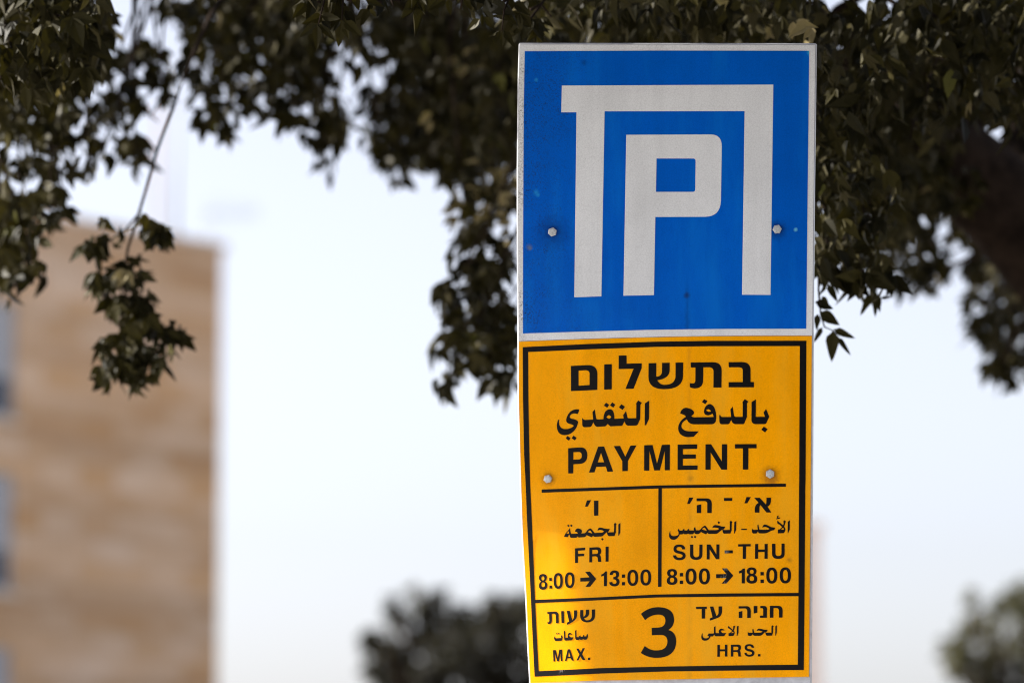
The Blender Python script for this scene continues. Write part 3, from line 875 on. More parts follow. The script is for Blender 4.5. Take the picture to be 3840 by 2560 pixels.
MAST = plain('grey_painted_mast', (0.30, 0.31, 0.33), 0.6, 0.2, 0.2, 5)
RUSTY = plain('rusty_pipe', (0.36, 0.20, 0.14), 0.8, 0.0, 0.3, 6)
p = roof_point(655, 3.0)
top = at(655, 190, p.y).z
mast = empty('roof_mast', p, 'tall grey mast on the roof of the stone building, blurred against the sky', 'mast')
mb = MB(); mb.tube([p, (p.x, p.y, top)], [0.048, 0.036], 12); mb.build('pole', MAST, mast, True)
mb = MB(); mb.box((p.x, p.y, p.z + 0.01), (0.4, 0.4, 0.02)); mb.build('base_plate', MAST, mast)
p = roof_point(590, 3.4)
vent = empty('vent_pipe', p, 'short rust coloured pipe beside the tall grey mast on the roof', 'pipe')
mb = MB(); mb.tube([p, (p.x, p.y, at(590, 420, p.y).z)], 0.03, 12); mb.build('pipe', RUSTY, vent, True)
mb = MB(); q = at(590, 415, p.y); mb.tube([(p.x, p.y, q.z), (p.x, p.y, q.z + 0.04), (p.x, p.y, q.z + 0.1)], [0.06, 0.06, 0.02], 12); mb.build('cowl', RUSTY, vent)
p = roof_point(778, 2.0)
aer = empty('television_aerial', p, 'thin television aerial at the right corner of the flat roof', 'aerial')
zt = at(778, 790, p.y).z
mb = MB(); mb.tube([p, (p.x, p.y, zt)], 0.025, 8); mb.build('mast', MAST, aer, True)
b0, b1 = Vector((p.x - 0.1, p.y, zt - 0.05)), Vector((p.x + 0.95, p.y + 0.3, zt + 0.02))
mb = MB(); mb.tube([b0, b1], 0.011, 6); mb.build('boom', MAST, aer)
for k in range(7):
    c = b0.lerp(b1, 0.12 + k * 0.14)
    ln = 0.34 - k * 0.025
    mb = MB(); mb.tube([c + Vector((0.1 * ln, -0.3 * ln, ln)), c - Vector((0.1 * ln, -0.3 * ln, ln))], 0.007, 6); mb.build('element', MAST, aer)

# ------------------------------------------------------------------ the pale building behind the signs
PD = 130.0
e = at(3072, 1980, PD)
pb_w = 4.6
pb = empty('pale_building', Vector((e.x - pb_w / 2, PD + 2, 0)), 'pale pinkish building far behind, a strip right of the yellow sign', 'building')
PALE = plain('pale_pink_render', (0.74, 0.62, 0.57), 0.9, var=0.06, scale=0.5)
mb = MB(); mb.box((e.x - pb_w / 2, PD + 2.5, e.z / 2), (pb_w, 5.0, e.z)); mb.build('wall', PALE, pb)
mb = MB(); mb.box((e.x - pb_w / 2, PD + 2.5, e.z + 0.1), (pb_w + 0.3, 5.3, 0.2)); mb.build('roof', PALE, pb)
for k in range(int((e.z - 3.2) // 3) + 1):
    z = 2.2 + 3.0 * k
    mb = MB(); mb.box((e.x - pb_w / 2 - 0.4, PD - 0.015, z), (1.3, 0.09, 1.5)); w = mb.build('window', GLASS, pb)
    mb = MB(); mb.box((e.x - pb_w / 2 - 0.4, PD - 0.05, z - 0.8), (1.6, 0.2, 0.1)); obj('sill', mb.mesh('sill'), SILL, w, pb)

# ------------------------------------------------------------------ an unseen dark house, added behind the camera for the sign faces to reflect
op = empty('unseen_dark_house', (14, -24, 0), 'long low dark house, unseen, added behind the camera to darken the sign reflections', 'house')
HOUSE = plain('dark_house_wall', (0.055, 0.055, 0.035), 0.9, var=0.3, scale=1.5)
mb = MB(); mb.box((14, -28, 5.0), (46, 8, 10.0)); mb.build('wall', HOUSE, op)
mb = MB(); mb.box((14, -28, 10.15), (46.6, 8.6, 0.3)); mb.build('roof', HOUSE, op)
for k in range(9):
    for z in (2.0, 5.2, 8.2):
        mb = MB(); mb.box((-6 + 5 * k, -23.97, z), (1.3, 0.12, 1.7)); w = mb.build('window', GLASS, op)
        mb = MB(); mb.box((-6 + 5 * k, -23.93, z - 0.91), (1.6, 0.28, 0.12)); obj('sill', mb.mesh('sill'), SILL, w, op)

# ------------------------------------------------------------------ foliage
rng = random.Random(11)
LOBE = [(0.0, 0.0), (0.13, 0.14), (0.205, 0.36), (0.15, 0.62), (0.055, 0.86), (0.0, 1.0)]


def add_leaf(mb, c, size, axis, face, lobes, tint, fold=0.35, droop=0.25):
    """a leaf of one to three pointed lobes, folded along each midrib; axis = base to tip"""
    axis = axis.normalized()
    side = axis.cross(face)
    if side.length < 1e-4: side = axis.cross(Vector((1, 0, 0)))
    side.normalize()
    nrm = side.cross(axis).normalized()
    spec = [(0.0, 1.0)]
    if lobes >= 2: spec.append((rng.uniform(0.7, 1.0), rng.uniform(0.62, 0.85)))
    if lobes >= 3: spec.append((-rng.uniform(0.7, 1.0), rng.uniform(0.62, 0.85)))
    for a, ln in spec:
        ca, sa = math.cos(a), math.sin(a)
        ax = axis * ca + side * sa
        sd = side * ca - axis * sa
        w = size * ln * rng.uniform(1.0, 1.35)
        vs = []
        for sgn in (1, -1):
            for (px_, py_) in LOBE[1:-1]:
                vs.append(c + ax * (py_ * size * ln) + sd * (sgn * px_ * w) + nrm * (abs(px_) * w * fold - droop * py_ * py_ * size * ln))
        b = c
        m1 = c + ax * (0.5 * size * ln) - nrm * (droop * 0.25 * size * ln)
        tip = c + ax * (size * ln) - nrm * (droop * size * ln)
        n0 = len(mb.v)
        mb.v.extend([tuple(b), tuple(m1), tuple(tip)] + [tuple(v) for v in vs])
        r = n0 + 3
        mb.f.extend([(n0, r, r + 1, n0 + 1), (n0 + 1, r + 1, r + 2, r + 3, n0 + 2), (n0, n0 + 1, r + 5, r + 4), (n0 + 1, n0 + 2, r + 7, r + 6, r + 5)])
        mb.tint.extend([(tint, tint, tint, 1)] * 11)


def rand_leaf(mb, c, size, hang=0.8, bright=0.0):
    axis = Vector((rng.uniform(-1, 1), rng.uniform(-1, 1), rng.uniform(-1, 0.45) - hang)).normalized()
    face = Vector((rng.uniform(-1, 1), rng.uniform(-1, 0.6), rng.uniform(-0.3, 1)))
    add_leaf(mb, c, size * rng.uniform(0.55, 1.25), axis, face, rng.choice((1, 1, 2, 3, 3)), (1.0 if rng.random() < 0.006 else 0.935 if rng.random() < 0.012 else min(0.88, max(0, rng.betavariate(1.5, 4.2) + bright))), rng.uniform(0.1, 0.6), rng.uniform(-0.1, 0.45))


LEAF = leaf_mat('olive_leaves', (0.0072, 0.0068, 0.0024), (0.066, 0.056, 0.0145))
BARK = plain('dark_bark', (0.022, 0.015, 0.011), 0.95, var=0.6, scale=18, spec=0.06)

tree = empty('shade_tree', (2.7, 11.6, 0.12), 'big dark leaved shade tree hanging over the signs, thick limb at the right', 'tree')
crown = MB()
twigs = MB()
limbs = MB()

# main limb: from the trunk at the right, up and over the signs
trunk_pts = [Vector((2.7, 11.6, 0.10)), Vector((2.62, 11.55, 0.7)), Vector((2.45, 11.45, 1.7)), at(4400, 1500, 11.3)]
tm = MB(); tm.tube(trunk_pts + [at(4120, 1180, 11.2)], [0.30, 0.235, 0.205, 0.19, 0.17], 16, True, 0.05, rng)
tm.build('trunk', BARK, tree, True)
limb_px = [(4120, 1180, 11.2), (3930, 960, 11.1), (3760, 770, 11.0), (3600, 620, 10.9), (3430, 500, 10.7), (3250, 390, 10.5), (3000, 250, 10.3), (2700, 80, 10.2), (2300, -180, 10.2), (1800, -380, 10.3), (1200, -480, 10.4), (600, -420, 10.2), (100, -260, 10.0), (-400, -100, 9.8)]
limb_pts = [at(*p) for p in limb_px]
limbs.tube(limb_pts, [0.155, 0.15, 0.142, 0.132, 0.12, 0.105, 0.09, 0.08, 0.07, 0.062, 0.054, 0.046, 0.036, 0.02], 14, True, 0.06, rng)
limbs.tube([at(3840, 860, 11.05), at(3900, 500, 11.4), at(3980, 50, 11.8), at(3900, -500, 12.2), at(3600, -1100, 12.4)], [0.13, 0.11, 0.095, 0.08, 0.05], 12, True, 0.06, rng)
limbs.tube([at(2700, 80, 10.2), at(2500, -350, 11.0), at(2350, -900, 11.5)], [0.07, 0.06, 0.04], 10, True, 0.06, rng)


def near_limb(p):
    return min(limb_pts, key=lambda q: (q - p).length)


# clumps: photo centre, half size, near and far distance, leaves, leaf size, hang
# columns: photo centre, half size, near and far distance, leaf layers (how closed the clump is)
CL = [
    # near upper left corner
    (150, 60, 270, 150, 8.2, 8.8, 4.5), (60, 230, 200, 130, 8.2, 8.8, 4.0), (260, 190, 140, 120, 8.3, 8.9, 3.0), (110, 120, 330, 230, 9.0, 10.5, 4.0), (330, 60, 90, 110, 8.4, 9.2, 2.5),
    # left edge going down
    (80, 420, 180, 130, 9.6, 10.6, 3.2), (250, 450, 120, 120, 9.8, 10.8, 2.2), (60, 560, 120, 90, 9.6, 10.8, 2.0), (70, 680, 140, 90, 9.6, 10.8, 1.9), (200, 600, 120, 90, 9.8, 10.8, 2.0), (60, 830, 145, 110, 9.6, 10.6, 3.6),
    (50, 960, 85, 110, 9.6, 10.4, 3.4), (30, 1080, 50, 75, 9.6, 10.2, 3.0), (150, 1050, 38, 50, 9.6, 10.0, 2.4), (200, 780, 50, 80, 9.8, 10.4, 2.6), (240, 740, 18, 26, 9.9, 10.2, 1.6), (330, 610, 40, 40, 9.8, 10.6, 2.2),
    # open clumps right of it
    (400, 320, 110, 75, 10.3, 11.2, 1.5), (545, 230, 90, 75, 10.5, 11.4, 1.6), (600, 290, 70, 45, 10.4, 11.2, 2.0), (430, 450, 110, 80, 10.3, 11.2, 2.0), (505, 580, 48, 68, 10.4, 11.0, 2.6), (480, 400, 80, 50, 10.4, 11.2, 1.7),
    (380, 560, 55, 50, 10.3, 11.0, 1.7), (360, 100, 46, 70, 9.6, 10.6, 2.0), (640, 20, 110, 50, 10.6, 11.8, 2.0), (290, 330, 60, 70, 10.0, 11.0, 1.6), (620, 380, 30, 30, 10.4, 11.0, 1.6),
    # centre left
    (800, 110, 130, 130, 10.6, 12.4, 2.3), (940, 150, 150, 130, 10.6, 12.4, 2.4), (1080, 200, 140, 130, 10.6, 12.2, 2.4), (790, 270, 80, 70, 10.8, 11.8, 1.9), (830, 450, 75, 78, 10.8, 11.4, 3.0), (800, 360, 70, 60, 10.8, 11.6, 1.7),
    (900, 310, 90, 70, 10.8, 12.0, 2.0), (1000, 370, 90, 75, 10.8, 12.0, 2.0), (1090, 420, 75, 62, 10.8, 11.6, 2.4), (1180, 330, 80, 90, 10.8, 12.0, 2.8), (1190, 500, 70, 80, 11.2, 12.2, 1.9), (1215, 620, 48, 48, 11.2, 12.0, 1.8), (1260, 430, 65, 60, 11.2, 12.2, 1.8),
    (1160, 90, 200, 120, 10.0, 12.0, 3.0), (1310, 200, 70, 55, 10.6, 12.0, 1.3), (960, 30, 280, 60, 10.2, 12.4, 3.0), (1280, 520, 45, 60, 11.2, 12.0, 1.3), (700, 200, 26, 80, 10.6, 11.4, 1.2),
    # centre
    (1560, 130, 170, 150, 10.6, 13.0, 3.4), (1420, 400, 85, 70, 11.4, 12.8, 2.0), (1420, 500, 70, 60, 11.4, 12.8, 2.2), (1560, 380, 140, 130, 11.4, 13.2, 3.0), (1520, 560, 130, 85, 11.6, 13.0, 2.6), (1650, 580, 110, 95, 11.6, 13.0, 2.8), (1450, 570, 70, 60, 11.6, 12.6, 2.0),
    (1740, 420, 150, 170, 10.6, 13.0, 4.5), (1870, 300, 110, 250, 10.4, 12.5, 5.0), (1720, 600, 120, 90, 11.2, 12.6, 3.2), (1850, 620, 110, 150, 10.6, 12.6, 3.4), (1500, 250, 60, 60, 11.0, 12.0, 1.5), (1440, 60, 70, 60, 10.4, 12.0, 2.0), (1380, 100, 50, 60, 10.4, 12.0, 1.6),
    (1488, 690, 18, 22, 12.0, 12.4, 2.0), (1640, 280, 140, 140, 11.0, 13.0, 3.6), (1380, 250, 55, 40, 11.0, 12.4, 1.2),
    # mass left of the signs
    (1840, 780, 110, 90, 10.4, 11.6, 2.0), (1750, 740, 90, 60, 10.8, 12.0, 1.2), (1750, 870, 70, 75, 10.4, 11.4, 2.4), (1860, 960, 90, 80, 10.3, 11.2, 2.4), (1760, 1010, 80, 70, 10.3, 11.0, 2.8), (1690, 1120, 60, 55, 10.2, 10.9, 3.6), (1810, 1120, 100, 85, 10.2, 11.0, 3.4),
    (1760, 1220, 95, 75, 10.2, 10.9, 3.4), (1890, 1230, 80, 110, 10.2, 11.0, 3.6), (1690, 1310, 65, 48, 10.2, 10.8, 2.2), (1680, 1420, 45, 38, 10.2, 10.7, 2.2), (1760, 1350, 65, 55, 10.2, 10.8, 2.8), (1870, 1370, 75, 85, 10.2, 10.8, 3.4), (1895, 1455, 48, 42, 10.2, 10.7, 3.4),
    # sharp sprays hanging in at the top
    (1200, 10, 90, 40, 7.9, 8.15, 1.3), (1320, 5, 80, 35, 7.9, 8.15, 1.3), (1430, 10, 50, 35, 7.9, 8.15, 1.2), (1740, 0, 110, 35, 7.9, 8.15, 1.4), (1890, 40, 80, 50, 7.95, 8.2, 1.5), (1500, 5, 120, 20, 7.9, 8.3, 1.3), (1990, 70, 90, 60, 8.0, 8.5, 2.0),
    # over the signs
    (2200, 60, 320, 110, 8.6, 10.5, 5.0), (2700, 60, 330, 110, 8.4, 10.5, 5.0), (2450, 10, 420, 60, 8.3, 9.5, 4.0), (2950, 100, 200, 120, 8.4, 10.0, 5.0), (2400, 200, 500, 120, 10, 12.5, 3.0),
    # right of the signs
    (3180, 260, 160, 220, 8.3, 9.2, 5.0), (3150, 560, 130, 220, 8.4, 9.2, 5.0), (3260, 760, 130, 160, 8.5, 9.4, 4.5), (3130, 880, 110, 130, 8.5, 9.2, 4.5), (3230, 980, 90, 75, 8.6, 9.2, 4.0), (3240, 1050, 75, 45, 8.6, 9.2, 2.6), (3310, 1040, 60, 50, 8.6, 9.2, 2.4), (3100, 980, 55, 80, 8.5, 8.9, 4.0),
    (3280, 450, 260, 320, 9.6, 11.2, 5.0), (3250, 800, 180, 200, 9.6, 11.0, 4.5),
    # right corner
    (3480, 90, 240, 140, 8.4, 9.4, 4.5), (3720, 110, 180, 150, 8.5, 9.6, 4.5), (3500, 300, 180, 110, 8.5, 9.6, 4.0), (3720, 330, 160, 120, 8.6, 9.8, 4.0), (3790, 440, 90, 50, 8.8, 9.8, 2.6), (3560, 430, 110, 50, 8.6, 9.4, 2.4), (3440, 480, 90, 60, 8.6, 9.6, 2.4),
    (3600, 180, 300, 200, 9.8, 12, 4.5), (3450, 560, 150, 120, 10.0, 11.0, 4.0), (3430, 700, 120, 110, 10.0, 11.2, 3.4), (3570, 700, 130, 100, 10.2, 11.0, 2.6), (3420, 840, 80, 60, 11.2, 12.6, 2.0), (3620, 780, 110, 80, 11.4, 13.0, 3.2), (3400, 960, 120, 95, 11.2, 12.8, 3.2), (3440, 1060, 90, 45, 11.4, 12.6, 2.2),
    (3530, 960, 60, 60, 11.6, 12.8, 1.9), (3560, 850, 60, 40, 11.6, 12.8, 1.8), (3700, 870, 100, 90, 11.6, 13.0, 3.2), (3700, 980, 70, 60, 12, 13.2, 3.4), (3800, 960, 90, 100, 12, 13.4, 3.8), (3520, 1030, 60, 45, 11.8, 12.8, 2.4), (3640, 1050, 40, 35, 12, 13, 1.4),
    (3720, 1110, 95, 80, 12.4, 13.4, 3.2), (3800, 1170, 90, 90, 12.4, 13.6, 3.4), (3690, 1230, 60, 60, 12.4, 13.2, 3.0), (3780, 1300, 90, 85, 12.4, 13.4, 3.2), (3760, 1380, 60, 50, 12.4, 13.0, 2.6), (3815, 1410, 50, 55, 12.4, 13.2, 2.0), (3728, 1430, 14, 20, 12.4, 12.8, 1.2), (3640, 1180, 28, 45, 12.4, 13, 1.2),
]
# darker depth behind the middle of the crown
CL += [(1650, 150, 200, 170, 12.0, 13.8, 4.0), (1620, 480, 170, 120, 12.0, 13.6, 3.0), (1800, 400, 160, 260, 12.0, 13.8, 4.0), (900, 110, 240, 110, 11.4, 12.8, 1.6), (1120, 190, 120, 140, 11.4, 12.8, 1.6), (120, 300, 220, 200, 10.2, 11.4, 1.6), (1160, 60, 260, 70, 11.2, 12.8, 2.0), (130, 90, 190, 110, 10, 11.4, 2.5)]
for (cx, cy, rx, ry, h0, h1, n) in CL:
    hc = (h0 + h1) / 2
    n = max(3, int(n * math.pi * rx * ry / (0.25 * (0.062 / hc * FPX) ** 2)))
    cc = at(cx, cy, hc)
    root = near_limb(cc)
    # a side branch from the limb to the clump, then twigs through it
    mid = root.lerp(cc, 0.55) + Vector((rng.uniform(-.08, .08), rng.uniform(-.08, .08), 0.14))
    rb = 0.012 if n > 150 else 0.006
    twigs.tube([root, root.lerp(mid, 0.5) + Vector((0, 0, 0.05)), mid, mid.lerp(cc, 0.5), cc], [rb * 1.5, rb * 1.2, rb, rb * 0.7, 0.003], 6)
    nt_ = max(1, n // 45)
    tips = []
    for k in range(nt_):
        a = rng.uniform(0, 2 * math.pi); rr = math.sqrt(rng.random())
        tp = at(cx + rx * rr * math.cos(a), cy + ry * rr * math.sin(a) + 10, rng.uniform(h0, h1))
        tips.append(tp)
        twigs.tube([cc + Vector((0, 0, 0.02)), cc.lerp(tp, 0.5) + Vector((0, 0, 0.03)), tp], [0.004, 0.003, 0.0015], 5)
    for k in range(n):
        a = rng.uniform(0, 2 * math.pi)
        rr = rng.random() ** 0.5
        p = at(cx + rx * rr * math.cos(a), cy + ry * rr * math.sin(a) - 22, rng.uniform(h0, h1))
        big = 1.1 if n < 30 else 1.0
        rand_leaf(crown, p, 0.062 * big)

# the sprays of pointed leaves that show sharp edges: base, tip, distance, relative width
def spray_leaf(x0, y0, x1, y1, h, wd=1.0, tint=0.2):
    a, b = at(x0, y0, h), at(x1, y1, h + rng.uniform(-0.02, 0.02))
    ax = b - a
    face = Vector((rng.uniform(-0.5, 0.5), -1, rng.uniform(-0.2, 0.5)))
    side = ax.normalized().cross(face).normalized()
    ln = ax.length
    nrm = side.cross(ax.normalized())
    out = [(0.06, 0.10), (0.15, 0.20), (0.17, 0.34), (0.145, 0.52), (0.10, 0.68), (0.07, 0.82), (0.02, 0.94)]
    n0 = len(crown.v)
    vs = [a, b]
    rows = []
    for px_, py_ in out:
        mid = a + ax * py_ - nrm * (0.10 * ln * py_ * (1 - py_) * 2)
        w = px_ * ln * wd * rng.uniform(0.92, 1.08)
        rows.append((n0 + len(vs), n0 + len(vs) + 1, n0 + len(vs) + 2))
        vs += [mid, mid + side * w + nrm * w * 0.35, mid - side * w + nrm * w * 0.35]
    crown.v.extend([tuple(v) for v in vs])
    crown.f.append((n0, rows[0][1], rows[0][0])); crown.f.append((n0, rows[0][0], rows[0][2]))
    for p, q in zip(rows, rows[1:]):
        crown.f.append((p[0], p[1], q[1], q[0])); crown.f.append((p[0], q[0], q[2], p[2]))
    crown.f.append((rows[-1][0], rows[-1][1], n0 + 1)); crown.f.append((rows[-1][0], n0 + 1, rows[-1][2]))
    crown.tint.extend([(tint, tint, tint, 1)] * len(vs))


for lf in ((1195, 88, 1122, 141, 7.86, 1.2), (1190, 92, 1187, 190, 7.86, 1.0), (1198, 90, 1256, 153, 7.86, 1.1), (1215, 60, 1130, 92, 7.88, 1.2), (1205, 60, 1276, 72, 7.87, 1.3), (1206, 78, 1242, 108, 7.85, 1.3),
           (1282, 72, 1269, 178, 7.86, 1.25), (1286, 80, 1309, 149, 7.87, 1.0), (1290, 76, 1358, 139, 7.86, 1.15), (1276, 76, 1249, 121, 7.84, 1.0), (1294, 40, 1336, 104, 7.88, 1.5), (1284, 20, 1310, 75, 7.9, 1.6),
           (1384, 34, 1351, 100, 7.86, 1.15), (1378, 32, 1334, 78, 7.88, 1.3), (1388, 34, 1411, 66, 7.86, 1.3), (1370, 0, 1440, 26, 7.88, 1.4), (1150, 10, 1096, 72, 7.9, 1.2), (1180, -10, 1150, 90, 7.92, 1.3), (1240, -10, 1225, 70, 7.93, 1.5), (1140, -10, 1100, 24, 7.9, 1.1), (1330, -20, 1345, 40, 7.9, 1.5),
           (1675, -8, 1603, 42, 7.9, 1.2), (1680, -5, 1690, 60, 7.92, 1.1), (1800, 72, 1750, 118, 7.9, 1.5), (1808, 55, 1809, 102, 7.92, 1.2), (1818, 62, 1856, 112, 7.9, 1.3), (1880, 118, 1831, 138, 7.9, 0.7), (1876, 116, 1850, 168, 7.9, 1.1), (1884, 118, 1883, 180, 7.92, 1.1), (1890, 116, 1932, 180, 7.9, 1.1), (1880, 40, 1940, 96, 7.93, 1.4), (1930, 10, 1990, 60, 7.95, 1.3), (1740, -10, 1770, 40, 7.93, 1.4), (1560, -20, 1600, 20, 7.95, 1.3),
           (3073, 1168, 3150, 1220, 8.6, 1.45), (3056, 1132, 3126, 1158, 8.6, 1.5), (3125, 1234, 3208, 1269, 8.62, 1.0), (3123, 1238, 3119, 1358, 8.62, 1.15), (3140, 1262, 3191, 1333, 8.62, 0.75), (3084, 1226, 3050, 1286, 8.6, 0.8), (3104, 1068, 3140, 1132, 8.6, 1.3), (3100, 1066, 3072, 1108, 8.6, 0.8), (3082, 1110, 3110, 1150, 8.63, 1.2), (3066, 1176, 3062, 1240, 8.6, 1.0),
           (3166, 1040, 3186, 1106, 8.68, 1.8), (3212, 1050, 3222, 1126, 8.7, 1.7), (3268, 1100, 3226, 1184, 8.75, 0.9), (3284, 1090, 3282, 1190, 8.75, 0.8), (3288, 1100, 3300, 1172, 8.75, 1.0), (3300, 1118, 3350, 1112, 8.78, 0.7)):
    spray_leaf(*lf, tint=rng.uniform(0.05, 0.5))
twigs.tube([at(3070, 1000, 8.6), at(3070, 1090, 8.6), at(3078, 1180, 8.61), at(3092, 1226, 8.61), at(3125, 1240, 8.62), at(3140, 1262, 8.62)], [0.003, 0.0026, 0.0022, 0.0018, 0.0012, 0.0008], 5)
twigs.tube([at(1290, -60, 7.95), at(1285, 20, 7.88), at(1282, 76, 7.86)], [0.003, 0.002, 0.0012], 5)
twigs.tube([at(1230, -60, 7.95), at(1212, 20, 7.88), at(1194, 92, 7.86)], [0.003, 0.002, 0.0012], 5)
twigs.tube([at(1930, -60, 7.95), at(1890, 40, 7.92), at(1882, 118, 7.9)], [0.003, 0.002, 0.0012], 5)

# dry tan leaves and pods left of the blue sign and above its corner; some paint pale leaf reflections
for (cx, cy, rx, ry, h0, h1, n) in ((1715, 790, 30, 45, 10.6, 10.9, 9), (1850, 710, 90, 110, 10.4, 10.9, 30), (1900, 800, 30, 110, 10.4, 10.8, 12), (1780, 230, 60, 60, 10.4, 10.8, 7), (1640, 440, 40, 40, 10.6, 11, 4), (3010, 105, 36, 14, 8.1, 8.3, 5), (2990, 70, 40, 20, 8.2, 8.5, 3), (410, 120, 30, 30, 9.4, 9.8, 2)):
    for k in range(n):
        axis = Vector((rng.uniform(-1, 1), rng.uniform(-0.5, 0.5), rng.uniform(-1, 0.2)))
        add_leaf(crown, at(cx + rng.uniform(-rx, rx), cy + rng.uniform(-ry, ry), rng.uniform(h0, h1)), rng.uniform(0.03, 0.05), axis, Vector((0.1, -1, 0.4)), 1, 1.0, 0.4, 0.2)
# crown above and beside the picture, which shades the signs and the street
for k in range(6500):
    p = Vector((rng.uniform(-6.5, 4.6), rng.uniform(6.2, 15.0), 0))
    zmin = max(3.75, CAM.z + (3201 + 260) / FPX * p.y, 3.12 + 0.588 * max(0.0, -p.x))
    p.z = zmin + rng.random() ** 1.2 * 2.2
    rand_leaf(crown, p, 0.15)
for k in range(1500):
    p = Vector((rng.uniform(-0.7, 1.5), rng.uniform(6.7, 7.75), 0))
    p.z = CAM.z + (3201 + 160) / FPX * p.y + rng.random() * 0.5
    rand_leaf(crown, p, 0.08)
for k in range(16):
    q = limb_pts[rng.randint(2, 12)]
    x = q.x + rng.uniform(-1.6, 1.2); y = rng.uniform(6.8, 13.5)
    z = max(3.75, CAM.z + 3461 / FPX * y, 3.12 + 0.588 * max(0.0, -x)) + rng.uniform(0.7, 1.9)
    tip = Vector((x, y, z))
    m1 = q.lerp(tip, 0.4) + Vector((0, 0, 0.35))
    limbs.tube([q, q.lerp(m1, 0.5) + Vector((0, 0, 0.08)), m1, m1.lerp(tip, 0.6), tip], [0.05, 0.042, 0.034, 0.022, 0.006], 8, True, 0.05, rng)
    for w in range(4):
        t2 = tip + Vector((rng.uniform(-1, 1), rng.uniform(-0.6, 0.8), rng.uniform(-0.1, 0.7)))
        if t2.z < 3.12 + 0.588 * max(0.0, -t2.x) or t2.z < CAM.z + 3461 / FPX * t2.y: continue
        twigs.tube([m1.lerp(tip, 0.6), tip.lerp(t2, 0.4), t2], [0.014, 0.009, 0.003], 6)
crown.build('crown', LEAF, tree)
limbs.add(twigs.v, twigs.f)
limbs.build('branches', BARK, tree, True)

# the long hanging twig in front of the stone building
hang_root = at(725, 190, 9.5)
hang = MB()
hp = [at(900, -120, 9.9), at(790, 60, 9.6), at(725, 200, 9.5), at(650, 400, 9.5), at(590, 560, 9.5), at(545, 720, 9.5), at(515, 820, 9.5), at(480, 930, 9.5), at(460, 1040, 9.5), at(480, 1150, 9.5), at(500, 1260, 9.5), at(495, 1370, 9.5)]
hang.tube(hp, [0.008, 0.0062, 0.005, 0.0045, 0.0042, 0.004, 0.0038, 0.0036, 0.003, 0.0026, 0.002, 0.0014], 7)
hang.tube([at(530, 790, 9.5), at(470, 860, 9.5), at(400, 910, 9.5)], [0.003, 0.0025, 0.0015], 5)
hang.tube([at(515, 820, 9.5), at(560, 850, 9.52), at(600, 870, 9.52)], [0.003, 0.0025, 0.0015], 5)
hang.tube([at(500, 1230, 9.5), at(590, 1240, 9.5), at(660, 1270, 9.5)], [0.003, 0.0025, 0.0015], 5)
ho = hang.build('hanging_branch', BARK, tree, True)
hl = MB()
for (cx, cy, rx, ry, n) in ((575, 858, 42, 30, 15), (610, 875, 22, 26, 8), (545, 830, 16, 20, 4), (375, 925, 62, 42, 20), (400, 830, 12, 16, 3), (460, 892, 20, 14, 4), (508, 978, 20, 9, 4), (400, 1055, 52, 46, 22), (460, 1010, 22, 26, 6), (515, 1050, 42, 30, 14),
                            (430, 1145, 26, 32, 8), (500, 1140, 52, 28, 16), (565, 1120, 15, 14, 3), (510, 1215, 66, 50, 30), (630, 1240, 56, 32, 20), (690, 1265, 14, 22, 4), (440, 1320, 66, 60, 30), (530, 1330, 66, 60, 30), (510, 1410, 62, 40, 22), (400, 1390, 32, 46, 12), (600, 1370, 22, 26, 6), (630, 1300, 18, 20, 4)):
    for k in range(int(n * 1.4)):
        a = rng.uniform(0, 2 * math.pi); rr = rng.random() ** 0.5
        rand_leaf(hl, at(cx + rx * rr * math.cos(a), cy - 12 + ry * rr * math.sin(a), rng.uniform(9.4, 9.62)), 0.052)
ol = obj('leaves', hl.mesh('leaves'), LEAF, ho, tree)


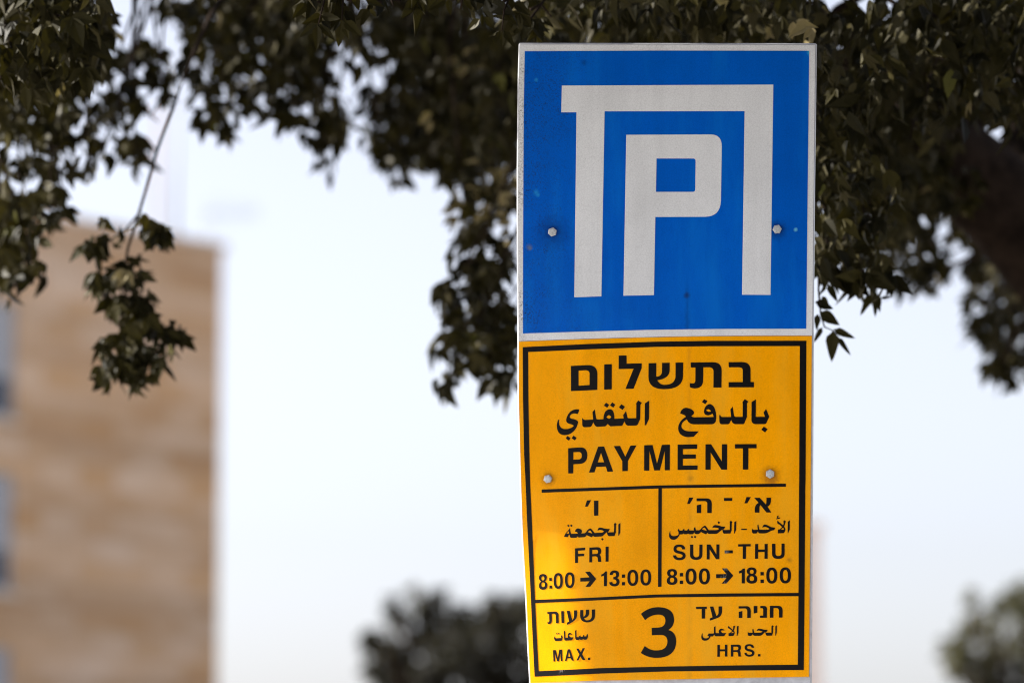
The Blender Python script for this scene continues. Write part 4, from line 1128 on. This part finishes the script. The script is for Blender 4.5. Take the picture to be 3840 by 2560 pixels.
# ------------------------------------------------------------------ far trees
def far_tree(x, h, blobs, label, seed, leaf=0.12, dens=1.7, mat=None):
    global rng
    rng = random.Random(seed)
    base = at(x, 3201, h); base.z = 0.0
    t = empty('street_tree', base, label, 'tree', 'trees far behind the signs')
    cr = MB(); tk = MB()
    cs = [at(bx, by, h + rng.uniform(-0.5, 0.5)) for bx, by, _, _ in blobs]
    fork = base + Vector((0, 0, 1.5))
    tk.tube([base - Vector((0, 0, 0.05)), base + Vector((0.05, 0, 0.8)), fork], [0.17, 0.13, 0.11], 10, True, 0.05, rng)
    for c, (bx, by, rx, rz) in zip(cs, blobs):
        tk.tube([fork, fork.lerp(c, 0.5) + Vector((0, 0, 0.1)), c], [0.07, 0.045, 0.015], 7)
        a_, b_ = rx / FPX * h, rz / FPX * h
        for k in range(int(1500 * dens * a_ * b_) + 12):
            u = Vector((rng.gauss(0, 1), rng.gauss(0, 1), rng.gauss(0, 1))).normalized() * (rng.random() ** 0.4)
            rand_leaf(cr, c + Vector((u.x * a_, u.y * (a_ + b_) / 2, u.z * b_)), leaf, 0.4)
    tk.build('trunk', BARK, t, True)
    cr.build('crown', mat or LEAF, t)
    return t


DARK_GREY_LEAF = leaf_mat('dark_grey_leaves', (0.022, 0.022, 0.019), (0.080, 0.077, 0.065), 0.15, 0.5)
FAR_LEAF = leaf_mat('grey_green_leaves', (0.075, 0.078, 0.060), (0.21, 0.20, 0.145), 0.25, 0.5)
far_tree(1850, 38.0, [(1600, 2270, 70, 75), (1930, 2290, 130, 85), (1790, 2330, 120, 70), (1680, 2340, 110, 90), (1470, 2265, 34, 40), (1490, 2320, 45, 40), (1430, 2400, 75, 45), (1390, 2375, 34, 30), (1560, 2400, 90, 60), (1470, 2450, 80, 60), (1530, 2520, 100, 70), (1760, 2430, 190, 110), (1400, 2500, 45, 80), (1620, 2530, 90, 70), (1520, 2600, 130, 50), (1900, 2520, 230, 160), (2150, 2400, 230, 190), (1800, 2750, 380, 120), (2350, 2650, 260, 200), (1535, 2205, 14, 18), (1660, 2215, 16, 16), (1850, 2235, 18, 22)],
         'round dark bush-like tree low behind the left edge of the yellow sign', 5, mat=DARK_GREY_LEAF)
far_tree(3900, 42.0, [(3800, 2240, 40, 80), (3850, 2260, 60, 110), (3740, 2300, 36, 60), (3700, 2360, 60, 55), (3600, 2420, 50, 44), (3575, 2460, 46, 50), (3610, 2350, 30, 34), (3640, 2470, 70, 50), (3740, 2460, 90, 80), (3850, 2420, 90, 120), (3640, 2235, 22, 36), (3655, 2310, 14, 26), (3585, 2500, 34, 50), (3700, 2560, 90, 60), (3830, 2570, 90, 80), (4000, 2450, 150, 200), (3545, 2400, 14, 16), (3900, 2720, 330, 110)],
         'grey green tree low at the right, far behind the signs', 9, mat=FAR_LEAF, dens=1.5)
